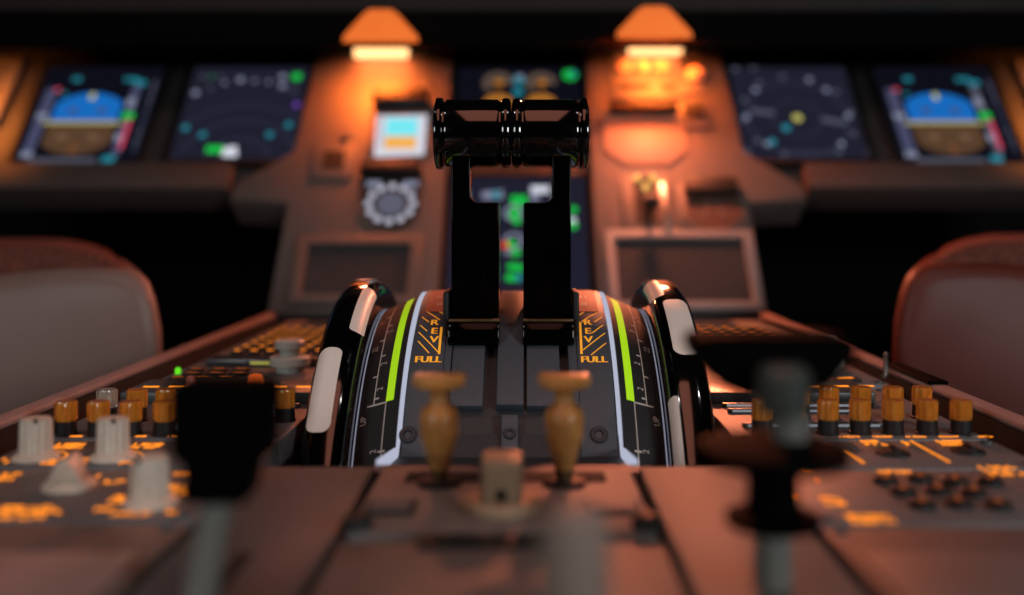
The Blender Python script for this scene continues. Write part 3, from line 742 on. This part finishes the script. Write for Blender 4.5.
# ---- displays --------------------------------------------------------------
def screen_thing(name, label, a0, a1, b0, b1, c=0, bez=.008, scr=G_scr, depth=.004, bm_mat=M_matte):
    w, h = (a1-a0)/2, (b1-b0)/2
    t = thing(name, label, 'display', PM @ T_(((a0+a1)/2, (b0+b1)/2, c)))
    bm = NB(); O = [(-w-bez,-h-bez),(w+bez,-h-bez),(w+bez,h+bez),(-w-bez,h+bez)]; I = [(-w,-h),(w,-h),(w,h),(-w,h)]
    vo = [[bm.verts.new((x,y,z)) for x,y in O] for z in (0,depth)]; vi = [[bm.verts.new((x,y,z)) for x,y in I] for z in (0,depth)]
    for i in range(4):
        j = (i+1) % 4
        bm.faces.new((vo[0][i], vo[0][j], vo[1][j], vo[1][i])); bm.faces.new((vi[0][i], vi[1][i], vi[1][j], vi[0][j]))
        bm.faces.new((vo[1][i], vo[1][j], vi[1][j], vi[1][i])); bm.faces.new((vo[0][i], vi[0][i], vi[0][j], vo[0][j]))
    obj('bezel', bm, bm_mat, t, bev=.001)
    t['scr'] = scr.name
    return t, w, h, (a0+a1)/2, (b0+b1)/2
class Draw:                                  # lit symbols drawn on the face of one screen
    def __init__(s, t, w, h, ac, bc, c=0):
        s.t, s.w, s.h, s.ac, s.bc, s.c = t, w, h, ac, bc, c; s.b = NB(); s.mats = []
        if 'scr' in t: box(s.b, -w, w, -h, h, 0, .0016); s.mats = [MATS[t['scr']]]; del t['scr']
    def p(s, u, v):
        a, b = pan(u, v, s.c); return a-s.ac, b-s.bc
    def mi(s, m):
        if m not in s.mats: s.mats.append(m)
        return s.mats.index(m)
    def poly(s, pts, m, z=1):
        b = s.b; zz = .0016+z*.0002
        pts = [(max(-s.w, min(s.w, x)), max(-s.h, min(s.h, y))) for x, y in pts]
        b.faces.new([b.verts.new((x, y, zz)) for x, y in pts]).material_index = s.mi(m)
    def quad(s, uv, m, z=1): s.poly([s.p(*q) for q in uv], m, z)
    def rect(s, x0, x1, y0, y1, m, z=1): s.poly([(x0,y0),(x1,y0),(x1,y1),(x0,y1)], m, z)
    def dot(s, u, v, r, m, z=2, n=14):
        x, y = s.p(u, v); s.poly([(x+r*math.cos(2*PI*i/n), y+r*math.sin(2*PI*i/n)) for i in range(n)], m, z)
    def ring(s, x, y, r0, r1, m, a0=0, a1=360, z=1, sy=1.0):
        n = max(6, int(abs(a1-a0)/8)); b = s.b; zz = .0016+z*.0002; L = []
        for i in range(n+1):
            a = math.radians(a0+(a1-a0)*i/n)
            L.append([b.verts.new((max(-s.w, min(s.w, x+r*math.cos(a))), max(-s.h, min(s.h, y+r*sy*math.sin(a))), zz)) for r in (r0, r1)])
        for A, B in zip(L, L[1:]):
            b.faces.new((A[0], A[1], B[1], B[0])).material_index = s.mi(m)
    def done(s): obj('screen', s.b, s.mats, s.t)
B0, B1 = .191, .339
def pfd(a0, a1, label, left):
    t, w, h, ac, bc = screen_thing('primary_flight_display', label, a0, a1, B0, B1, 0, scr=G_scrd)
    d = Draw(t, w, h, ac, bc); W, H = 2*w, 2*h
    X = lambda f: -w+W*f; Yy = lambda f: -h+H*f
    # attitude ball
    cx, cy, r = X(.46), Yy(.40), .0445
    n = 40; up, dn = [], []
    pts = [(cx+max(-.037, min(.037, r*1.12*math.cos(2*PI*i/n))), cy+r*1.05*math.sin(2*PI*i/n)) for i in range(n)]
    hz = cy+.002
    d.poly([p for p in [(cx+.037, hz)]+[q for q in pts if q[1] > hz]+[(cx-.037, hz)]], G_blue, 1)
    d.poly([p for p in [(cx-.037, hz)]+[q for q in pts if q[1] <= hz]+[(cx+.037, hz)]], G_brown, 1)
    d.rect(cx-.045, cx+.045, hz-.0036, hz-.0012, G_yell, 2)
    d.rect(cx-.041, cx+.037, hz-.0012, hz+.0022, G_grey, 2)
    for sx in (-1, 1):
        d.rect(cx+sx*.016-.005, cx+sx*.016+.005, hz+.014, hz+.020, G_tape, 2)
        d.rect(cx+sx*.017-.006, cx+sx*.017+.006, hz-.026, hz-.020, glow('display tan', (116,90,70), 1) if 'display tan' not in MATS else MATS['display tan'], 2)
    d.rect(cx-.003, cx+.003, cy+.036, cy+.046, G_yell, 2)
    d.rect(cx-.003, cx+.003, cy-.046, cy-.030, glow('display rust', (110,70,44), 1) if 'display rust' not in MATS else MATS['display rust'], 2)
    # speed tape, altitude tape, vertical speed
    d.rect(X(.055), X(.15), Yy(.06), Yy(.76), G_tape, 1)
    d.rect(X(.055), X(.15), Yy(.06), Yy(.115), G_grey, 2); d.rect(X(.06), X(.15), Yy(.44), Yy(.50), G_grey, 2)
    d.rect(X(.12), X(.17), Yy(.73), Yy(.765), G_pink, 2)
    d.rect(X(.775), X(.845), Yy(.08), Yy(.80), G_tape if left else G_mid, 1)
    d.rect(X(.82), X(.855), Yy(.14), Yy(.43), G_pink, 2)
    d.rect(X(.765), X(.86), Yy(.44), Yy(.505), G_green, 3)
    d.rect(X(.765), X(.83), Yy(.57), Yy(.66), G_grey, 2); d.rect(X(.76), X(.82), Yy(.22), Yy(.29), G_grey, 2)
    d.rect(X(.78), X(.87), Yy(.795), Yy(.85), G_cyan, 2); d.rect(X(.68), X(.80), Yy(.84), Yy(.88), G_cyan, 2)
    d.rect(X(.935), X(.965), Yy(.10), Yy(.86), G_faint, 1)
    for f in (.2, .3, .62, .72, .8): d.rect(X(.93), X(.965), Yy(f), Yy(f+.03), G_mid, 2)
    # heading bar and annunciations
    d.rect(X(.13), X(.68), Yy(.0), Yy(.055), G_mid, 1); d.rect(X(.72), X(.82), Yy(.015), Yy(.075), G_cyan, 2)
    d.rect(X(.24), X(.31), Yy(.84), Yy(.885), G_cyan, 2); d.rect(X(.20), X(.24), Yy(.69), Yy(.72), G_cyan, 2)
    d.done()
pfd(-.5425, -.408, 'outer left flight display with blue-over-brown attitude ball', True)
pfd(.408, .5425, 'outer right flight display with blue-over-brown attitude ball', False)
# left navigation display (arc)
t, w, h, ac, bc = screen_thing('navigation_display', 'left navigation display showing a compass arc and a green tag', -.374, -.2416, B0, B1, 0)
d = Draw(t, w, h, ac, bc)
cx0, cy0 = d.p(236, 165)
for r in (.035, .062, .086): d.ring(cx0, cy0, r, r+.0022, G_faint, 15, 165)
for u, v in ((196,94),(211,89),(225,84),(241,81),(255,82),(269,83),(283,78),(283,87),(294,92),(204,78),(221,78)): d.dot(u, v, .0026 if u not in (196,241,283) else .0042, G_mid if u in (204,211,221,294) else G_grey)
for u, v in ((186,129),(203,136),(270,136),(289,126)): d.dot(u, v, .0042, G_cyan)
d.dot(297, 106, .004, glow('display violet', (110,70,170), 1)); d.dot(297, 78, .006, G_green); d.dot(212, 78, .003, glow('display dim green', (40,100,60), 1))
d.quad([(207,147),(224,147),(224,154),(206,154)], G_green, 2); d.quad([(224,149),(237,147),(238,158),(222,158)], G_wh2, 3); d.dot(176,161,.004,G_faint); d.dot(284,160,.004,G_faint)
d.done()
# right navigation display (rose)
t, w, h, ac, bc = screen_thing('navigation_display', 'right navigation display showing a full compass rose', .2417, .376, B0, B1, 0)
d = Draw(t, w, h, ac, bc)
x0, y0 = d.p(797, 119)
d.ring(x0, y0, .0545, .0568, G_faint, 0, 360); d.ring(x0, y0, .026, .0275, G_faint, 0, 360)
for u, v in ((782,78),(809,81),(826,91),(836,93),(755,91),(759,84),(744,101),(746,118),(743,122),(757,142),(767,145),(850,113),(848,117),(853,135),(841,145),(839,153),(784,155),(869,153),(747,153),(735,70),(753,69)): d.dot(u, v, .0036, G_grey if u in (755,746,826,848,767,841,809) else G_mid)
d.quad([(750,109),(774,112),(774,117),(750,114)], G_mid, 2); d.quad([(821,118),(846,122),(846,127),(821,123)], G_mid, 2)
d.quad([(780,152),(838,152),(838,156),(780,156)], G_faint, 1)
d.dot(797, 119, .0055, G_yell); d.dot(786, 129, .005, G_cyan); d.dot(772, 143, .0045, G_cyan)
d.done()
# upper engine display
a0, _ = pan(453, 90); a1, _ = pan(583, 90); _, b0 = pan(520, 150); _, b1 = pan(520, 66)
t, w, h, ac, bc = screen_thing('engine_display', 'centre engine display with two amber round gauges above the levers', -.0700, .0700, b0, b1, -.004, scr=G_scrd, bez=.006)
d = Draw(t, w, h, ac, bc, -.004)
G_dg = glow('display gauge', (92,76,66), 1)
for u in (498, 541):
    x, y = d.p(u, 84); d.ring(x, y, .0085, .0175, G_dg, -10, 230); d.dot(u+1, 84, .0055, G_gold, 2)
    x, y = d.p(u, 106); d.ring(x, y, .006, .0175, G_gold, -10, 190)
d.dot(519, 81, .007, G_cyan); d.dot(518, 93, .006, G_cyan); d.dot(520, 78, .004, G_grey, 3); d.dot(570, 76, .0085, G_green); d.dot(573, 75, .004, G_cyan, 3)
d.done()
# lower system display
_, b0 = pan(520, 300); _, b1 = pan(520, 176)
t, w, h, ac, bc = screen_thing('system_display', 'lower centre display with green figures seen between the lever arms', -.0700, .0700, .030, b1, -.004, bez=.006)
d = Draw(t, w, h, ac, bc, -.004)
d.quad([(482,193),(503,191),(503,200),(482,200)], G_grey, 1); d.dot(496,196,.005,G_cyan,2)
d.quad([(531,187),(549,187),(549,194),(531,194)], G_wh2, 1); d.quad([(531,194),(539,194),(539,202),(531,202)], G_grey, 1)
d.quad([(511,197),(527,197),(527,206),(511,206)], G_green, 2)
for v in (214, 242):
    x, y = d.p(514, v); d.ring(x, y, .007, .0105, G_grey)
for u, v in ((516,212),(513,216),(517,222),(512,245),(516,254),(512,268),(519,269),(517,279),(510,279),(573,211),(573,227)): d.dot(u, v, .0046, G_green, 3)
d.dot(506,246,.005,G_red,2); d.dot(519,279,.004,G_cyan,4); d.dot(572,222,.0045,G_wh2,2); d.quad([(505,251),(511,251),(511,256),(505,256)],G_grey,2)
d.done()
# ---- left column instruments ---------------------------------------------
def plate_poly(t, pts, c0, c1, m, name, bev=.001, parent=None):
    bm = NB(); pslab(bm, pts, c0, c1); o = obj(name, bm, m, t, bev=bev)
    if parent is not None: o.parent = parent
    return o
def oct_pts(w, h, k): return [(-w+k,-h),(w-k,-h),(w,-h+k),(w,h-.3*k),(w-.3*k,h),(-w+.3*k,h),(-w,h-.3*k),(-w,-h+k)]
a0, b0 = pan(364, 162, CH); a1, b1 = pan(433, 106, CH)
t = thing('standby_display', 'small bright standby display with cyan-over-amber picture under a black hood', 'display', PM @ T_(((a0+a1)/2, (b0+b1)/2, CH)))
w, h = (a1-a0)/2, (b1-b0)/2
plate_poly(t, oct_pts(w, h, .012), 0, .004, M_panel, 'bezel')
d = Draw(t, w, h, (a0+a1)/2, (b0+b1)/2, CH+.004)
bm = NB(); q = [d.p(u, v) for u, v in ((374,157),(424,155),(427,115),(377,116))]; pslab(bm, q, .004, .0045); obj('screen', bm, G_wh2, t)
bm = NB(); q = [d.p(u, v) for u, v in ((385,136),(417,136),(418,119),(387,119))]; pslab(bm, q, .0045, .0048); obj('sky_field', bm, G_cyb, t)
bm = NB(); q = [d.p(u, v) for u, v in ((384,149),(416,149),(416,137),(385,137))]; pslab(bm, q, .0045, .0048); obj('ground_field', bm, G_amb, t)
bm = NB()
for v in (119,124,129,134,139,144): 
    q = [d.p(u_, v_) for u_, v_ in ((379,v+2),(382,v+2),(382,v),(379,v))]; pslab(bm, q, .0045, .0047)
obj('tape_marks', bm, G_tape, t)
bm = NB(); box(bm, -w*.88, w*.88, h-.010, h+.008, .002, .022); obj('hood', bm, M_matte, t, bev=.003)
a0, b0 = pan(354, 232, CH); a1, b1 = pan(424, 165, CH)
t = thing('clock', 'round-dialled cockpit clock with a ring of pale marks', 'clock', PM @ T_(((a0+a1)/2, (b0+b1)/2, CH)))
w, h = (a1-a0)/2, (b1-b0)/2
plate_poly(t, oct_pts(w, h, .020), 0, .003, M_panel, 'bezel')
d = Draw(t, w, h, (a0+a1)/2, (b0+b1)/2, CH+.003)
x0, y0 = d.p(391, 205)
pts = [d.p(u, v) for u, v in ((361,168),(421,168),(420,205),(417,215),(407,226),(392,229),(377,226),(366,214),(362,203))]
bm = NB(); pslab(bm, pts[::-1], .003, .0042); obj('face', bm, M_dark, t)
bm = NB(); box(bm, pts[0][0], pts[1][0], pts[0][1]-.011, pts[0][1]+.003, .004, .014); obj('hood', bm, M_matte, t, bev=.003)
G_dial = glow('dial pale', (186,186,202), 1.0)
bm = NB(); lathe(bm, [(0,.0042),(.0145,.0042),(.0145,.0060),(.0120,.0072),(0,.0076)], 40, T_((x0, y0, 0))); obj('dial', bm, glow('dial glow', (92,92,108), 1.0), t)
b = NB(); lathe(b, [(0,.0052),(.0040,.0052),(.0036,.0066),(0,.0070)], 12); mk = None
for i in range(12):
    a = 2*PI*i/12; Mx = T_((x0+.0225*math.cos(a), y0+.0225*math.sin(a), 0))
    if mk is None: mk = obj('hour_mark', b, G_dial, t); mk.matrix_local = Mx
    else: copy_part(mk, Mx, t)
for u in (374, 411):
    x, y = d.p(u, 185); bm = NB(); box(bm, x-.0075, x+.0075, y-.0035, y+.0035, .0042, .0052); obj('caption_bar', bm, G_grey, t)
# ---- right column instruments ----------------------------------------------
a0, b0 = pan(612, 100, CH); a1, b1 = pan(676, 56, CH)
t = thing('autobrake_panel', 'orange-lit autobrake panel with three round lights under the right lamp', 'control panel', PM @ T_(((a0+a1)/2, (b0+b1)/2, CH)))
w, h = (a1-a0)/2, (b1-b0)/2; d = Draw(t, w, h, (a0+a1)/2, (b0+b1)/2, CH+.004)
bm = NB(); box(bm, -w, w, -h, h, 0, .004); obj('plate', bm, M_panel, t, bev=.0015)
for u in (625, 643, 661):
    x, y = d.p(u, 67); bm = NB(); lathe(bm, [(0,.004),(.0085,.004),(.0085,.007),(.006,.009),(0,.0095)], 24, T_((x,y,0))); obj('gear_light', bm, M_lampbody, t)
for u0, u1 in ((618, 650), (662, 674)):
    x, y = d.p(u0, 90); x2, y2 = d.p(u1, 85); bm = NB(); box(bm, x, x2, y, y2, .004, .0052); obj('push_button', bm, M_dark, t, bev=.0004)
a0, b0 = pan(606, 166, CH); a1, b1 = pan(682, 112, CH)
t = thing('brake_pressure_gauge', 'rounded orange-lit gauge cover under a black hood on the right column', 'gauge', PM @ T_(((a0+a1)/2, (b0+b1)/2, CH)))
w, h = (a1-a0)/2, (b1-b0)/2
plate_poly(t, oct_pts(w, h, .020), 0, .003, M_gcov, 'cover', bev=.001)
bm = NB(); box(bm, -w*.85, w*.85, h-.008, h+.003, .004, .016); obj('hood', bm, M_matte, t, bev=.002)
t_a = pan(693, 115, CH)
t = thing('selector_box', 'small dark square switch box beside the orange gauge cover', 'switch', PM @ T_((t_a[0], t_a[1], CH)))
bm = NB(); box(bm, -.018, .018, -.022, .018, 0, .004); obj('plate', bm, M_panel, t, bev=.0015)
bm = NB(); box(bm, -.011, .011, -.008, .010, .004, .008); obj('button', bm, M_dark, t, bev=.001)
t_a = pan(690, 75, CH)
t = thing('terrain_switch', 'round orange-lit switch high on the right column edge', 'switch', PM @ T_((t_a[0], t_a[1], CH)))
bm = NB(); box(bm, -.016, .016, -.032, .028, 0, .003); obj('plate', bm, M_panel, t, bev=.001)
bm = NB(); lathe(bm, [(0,.003),(.010,.003),(.009,.011),(.006,.013),(0,.0135)], 28, T_((.004,-.006,0))); obj('knob', bm, M_lampbody, t)
bm = NB(); box(bm, -.012, .004, .012, .020, .003, .006); obj('slot', bm, M_dark, t)
t_a = pan(647, 203, CH)
t = thing('landing_gear_lever', 'landing gear lever with three amber lamps on its dark slot', 'lever', PM @ T_((t_a[0], t_a[1], CH)))
bm = NB(); box(bm, -.026, .026, -.040, .034, 0, .004); obj('plate', bm, M_panel, t, bev=.0015)
bm = NB(); box(bm, -.013, .009, -.030, .032, .004, .0046); obj('slot', bm, M_dark, t)
bm = NB(); tube(bm, [(.0,-.006,.004),(.0,-.012,.016),(0,-.018,.024)], [.0035,.0035,.003], 12); obj('stalk', bm, M_metal, t)
bm = NB(); lathe(bm, [(0,-.007),(.0075,-.007),(.0075,.007),(0,.007)], 24, T_((0,-.020,.027)) @ RY(90)); obj('wheel_grip', bm, M_matte, t, bev=.001)
G_gl = glow('gear lamp', (255,190,100), 1.4)
for x, y in ((-.0085,.0285),(.0075,.0285),(-.0005,.0165)):
    bm = NB(); lathe(bm, [(0,.0046),(.0036,.0046),(.0034,.0075),(0,.009)], 16, T_((x,y,0))); obj('indicator_lamp', bm, G_gl, t)
bm = NB(); box(bm, .014, .020, -.040, .020, .004, .009); obj('guard_rail', bm, M_metal, t, bev=.001)
a0, b0 = pan(682, 237, CH); a1, b1 = pan(741, 184, CH)
t = thing('triple_indicator', 'rounded dark triple indicator right of the landing gear lever', 'gauge', PM @ T_(((a0+a1)/2, (b0+b1)/2, CH)))
w, h = (a1-a0)/2, (b1-b0)/2
plate_poly(t, oct_pts(w, h, .018), 0, .004, M_panel, 'bezel', bev=.0015)
plate_poly(t, oct_pts(w*.84, h*.84, .016), .004, .005, mat('dial brown', (72,50,42), .5), 'face', bev=0)
bm = NB(); box(bm, -w*.8, w*.8, h*.42, h*.98, .004, .014); obj('hood', bm, M_matte, t, bev=.002)
for s in (-1, 1):
    bm = NB(); box(bm, -.0015, .0015, -.016, .006, .005, .006, M=RZ(s*18) @ T_((s*.006,0,0))); obj('needle', bm, M_panel, t)
# ---- outboard lit panels ---------------------------------------------------
for s, lab in ((-1, 'orange-lit speaker panel cut by the left picture edge'), (1, 'orange-lit speaker panel cut by the right picture edge')):
    t = thing('loudspeaker_panel', lab, 'panel', PM @ T_((s*.607, .30, 0)))
    bm = NB(); box(bm, -.036, .036, -.055, .045, 0, .010); obj('plate', bm, M_panel, t, bev=.002)
    bm = NB()
    for i in range(5): box(bm, -.024, .024, -.04+i*.016, -.034+i*.016, .010, .0108)
    obj('grille', bm, M_dark, t)
# ---- glareshield ------------------------------------------------------------
gs = thing('glareshield', 'black glareshield overhanging the instrument panel along the top', 'glareshield', T_((0, 1.1, .28)))
bm = NB()
prof = [(1.045,.271),(1.04,.279),(1.04,.306),(1.05,.312),(1.40,.345),(1.40,.335),(1.22,.312)]
prism(bm, prof, lambda p: Vector((-.95, p[0], p[1])), lambda p: Vector((.95, p[0], p[1]))); obj('shelf', bm, M_shield, gs, bev=.002, local=False)
bm = NB(); box(bm, -.95, .95, 1.075, 1.35, .312, .44); obj('coaming', bm, M_fcu, gs, bev=.006, local=False)
for u, v, wd in ((133, 24, .05), (910, 14, .06)):
    p = at(u, v, 1.074)
    bm = NB(); box(bm, p.x-wd/2, p.x+wd/2, 1.0735, 1.0755, p.z-.006, p.z+.006); obj('window', bm, glow('coaming readout', (16,36,44), .6) if 'coaming readout' not in MATS else MATS['coaming readout'], gs, local=False)
# ---- flood lamps -------------------------------------------------------------
def flood(u, v0, v1, hw, label, power, ped_power):
    Yl = 1.036
    x = CX + (u-U0)/F*Yl; zt, zb_ = CZ-(v0-V0)/F*Yl, CZ-(v1-V0)/F*Yl
    t = thing('flood_lamp', label, 'lamp', T_((x, Yl, zb_)))
    H = zt-zb_
    pts = [(-hw, 0), (hw, 0), (hw*.98, H*.18), (hw*.45, H*.86), (hw*.28, H), (-hw*.28, H), (-hw*.45, H*.86), (-hw*.98, H*.18)]
    bm = NB(); fl = prism(bm, pts, lambda p: Vector((p[0], -.018, p[1])), lambda p: Vector((p[0]*.9, .014, max(p[1], .0085))))
    bm.normal_update(); bmesh.ops.delete(bm, geom=[fl[2]], context='FACES_ONLY')       # open underneath
    bmesh.ops.recalc_face_normals(bm, faces=bm.faces); bmesh.ops.solidify(bm, geom=bm.faces[:], thickness=.0010)
    obj('lamp_shade', bm, [M_lampshade], t)
    ox = .015 if x > 0 else -.015                   # added glow strip stands for the hot patch of light on the column
    bm = NB(); prism(bm, [(.012,-.001),(.096,.0165),(.096,.0195),(.012,.002)], lambda p: Vector((-.010+ox*p[0]*10, p[0], p[1])), lambda p: Vector((.010+ox*p[0]*10, p[0], p[1]))); obj('bracket', bm, M_matte, t)
    bm = NB(); box(bm, ox-.030, ox+.030, .086, .096, .0010, .0160); obj('hot_patch_strip', bm, G_hot, t, bev=.002)
    L = bpy.data.lights.new('flood_light', 'AREA'); L.shape = 'RECTANGLE'; L.size = .06; L.size_y = .012; L.energy = power*.16; L.color = (1.0, .18, .045); L.spread = math.radians(150)
    o = bpy.data.objects.new('flood_light', L); COL.objects.link(o); o.matrix_world = T_((x+ox, Yl+.0975, zb_+.0060)) @ RX(28)
    L2 = L.copy(); L2.energy = power*1.05; L2.size = hw*1.4; L2.size_y = .02; L2.color = (1.0, .165, .02)
    o = bpy.data.objects.new('flood_light', L2); COL.objects.link(o); o.matrix_world = T_((x+ox, Yl+.050, zb_+.001)) @ RX(22)
    L3 = bpy.data.lights.new('pedestal_light', 'AREA'); L3.shape = 'RECTANGLE'; L3.size = .045; L3.size_y = .005; L3.energy = ped_power; L3.color = (1.0, .24, .11)
    o = bpy.data.objects.new('pedestal_light', L3); COL.objects.link(o)
    o.matrix_world = T_((x, Yl+.003, zb_+.0050)) @ Vector((0, -.85, -.45)).to_track_quat('-Z', 'Y').to_matrix().to_4x4()
    return t
M_lampshade = mat('lit lamp shade', (240,140,60), .5, noise=.1, scale=30, emit=(255,108,22), estr=.55)
flood(383, 13, 45, .0385, 'left trapezoid flood lamp glowing orange under the glareshield', .60, .30)
flood(652, 10, 41, .0385, 'right trapezoid flood lamp glowing orange under the glareshield', .60, 2.3)
# ================================================================= SEATS
def seat(s, label, xin, Yf, mshell, ztop, rnd):
    t = thing('pilot_seat', label, 'seat', T_((s*.5, Yf+.15, -ZP)))
    # shell: front outline lofted backwards with rounded edges; x measured from the inboard edge outwards
    def outline(g):                       # g shrinks the outline for the rounded ends
        P = [(.0, -.30), (.0, ztop-.085), (.0012, ztop-.061), (.0055, ztop-.040), (.010, ztop-.028), (.016, ztop-.0215), (.026, ztop-.018), (.045, ztop-.0165), (.070, ztop-.0165), (.10, ztop-.019), (.15, ztop-.025), (.24, ztop-.030), (.46, ztop-.03), (.46, -.30)]
        c = Vector((.23, -.1)); out = []
        for x, z in P: out.append((x + (g if x < .1 else -g if x > .4 else 0), z - (g if z > -.2 else -g)))
        return out
    secs = [(Yf, .014), (Yf+.003, .006), (Yf+.009, .0015), (Yf+.02, 0), (Yf+.20, 0), (Yf+.255, .002), (Yf+.27, .012)]
    bm = NB(); rows = []
    for y, g in secs: rows.append([bm.verts.new((s*(xin+x+.46*(y-Yf)), y, z)) for x, z in outline(g)])
    n = len(rows[0])
    for A, B in zip(rows, rows[1:]):
        for k in range(n): bm.faces.new((A[k], A[(k+1) % n], B[(k+1) % n], B[k]))
    bm.faces.new(rows[0]); bm.faces.new(rows[-1][::-1])
    sh = obj('shell', bm, mshell, t, smooth=60, local=False)
    # sheepskin pad lying in the shell
    bm = NB(); rows = []
    for y, g in ((Yf+.012, .010), (Yf+.018, .003), (Yf+.03, 0), (Yf+.20, 0), (Yf+.24, .004), (Yf+.25, .014)):
        P = [(.014, ztop-.040), (.018, ztop-.024), (.032, ztop-.0115), (.050, ztop-.0045), (.072, ztop-.0008), (.10, ztop), (.30, ztop), (.44, ztop-.002), (.45, ztop-.03), (.45, ztop-.05), (.02, ztop-.05)]
        rows.append([bm.verts.new((s*(xin+x+.46*(y-Yf)), y, z-(g if z > ztop-.045 else 0))) for x, z in P])
    n = len(rows[0])
    for A, B in zip(rows, rows[1:]):
        for k in range(n): bm.faces.new((A[k], A[(k+1) % n], B[(k+1) % n], B[k]))
    bm.faces.new(rows[0]); bm.faces.new(rows[-1][::-1])
    obj('sheepskin_pad', bm, M_pad, t, smooth=60, local=False)
    bm = NB(); box(bm, min(s*(xin+.12), s*(xin+.34)), max(s*(xin+.12), s*(xin+.34)), Yf+.06, Yf+.22, -ZP, -.28); obj('pedestal_base', bm, M_matte, t, bev=.01, local=False)
    return t
seat(-1, 'pale grey-pink seat with a rust pad left of the pedestal', .2500, .715, M_seat, .0760, 0)
seat(1, 'seat tinted for red light, with a dark pad, right of the pedestal', .2680, .715, M_seatr, .0800, 0)
# ================================================================= LIGHTS
def area(name, loc, tgt, sx, sy, e, col, spread=180):
    L = bpy.data.lights.new(name, 'AREA'); L.shape = 'RECTANGLE'; L.size = sx; L.size_y = sy; L.energy = e; L.color = col; L.spread = math.radians(spread)
    o = bpy.data.objects.new(name, L); COL.objects.link(o)
    d = Vector(tgt)-Vector(loc)
    o.matrix_world = T_(loc) @ d.to_track_quat('-Z', 'Y').to_matrix().to_4x4()
    return o
area('overhead_dome_light', (0, -.03, .90), (0, -.02, 0), .44, .80, 2.1, (1.0, .34, .23))
area('cabin_light', (.88, -.62, .36), (-.05, .5, 0), .3, .3, 6.5, (.92, .97, 1.0))
area('cabin_light', (-.80, -.6, .36), (-.1, .5, 0), .3, .3, 3.0, (.92, .97, 1.0))
for s in (-1, 1): area('reading_lamp', (s*.42, .30, .92), (0, .5, 0), .03, .03, .5, (1.0, .95, .9))
for s in (-1, 1):
    area('speaker_lamp', (s*.607, 1.04, .27), (s*.607, 1.12, .2), .05, .02, .55, (1.0, .25, .04), 120)
w = bpy.data.worlds.new('cockpit night'); SC.world = w; w.use_nodes = True
w.node_tree.nodes['Background'].inputs['Color'].default_value = (.004, .0032, .003, 1); w.node_tree.nodes['Background'].inputs['Strength'].default_value = 1.0
# ================================================================= CAMERA
cam = bpy.data.cameras.new('camera'); cam.sensor_width = 36; cam.lens = F*36/1024
cam.shift_x = -(U0-512)/1024; cam.shift_y = -(297.5-V0)/1024
cam.clip_start = .01; cam.clip_end = 20
cam.dof.use_dof = True; cam.dof.focus_distance = .495; cam.dof.aperture_fstop = 3.4; cam.dof.aperture_blades = 0
co = bpy.data.objects.new('camera', cam); COL.objects.link(co)
co.matrix_world = T_((CX, 0, CZ)) @ RX(90)
SC.camera = co
# lift the whole cockpit so that the floor lies at z = 0
for o in list(SC.objects):
    if o.parent is None: o.matrix_world = T_((0, 0, ZP)) @ o.matrix_world
SC.view_settings.view_transform = 'Standard'; SC.view_settings.look = 'None'; SC.view_settings.gamma = 1; SC.view_settings.exposure = 0.0
SC.view_settings.use_curve_mapping = False
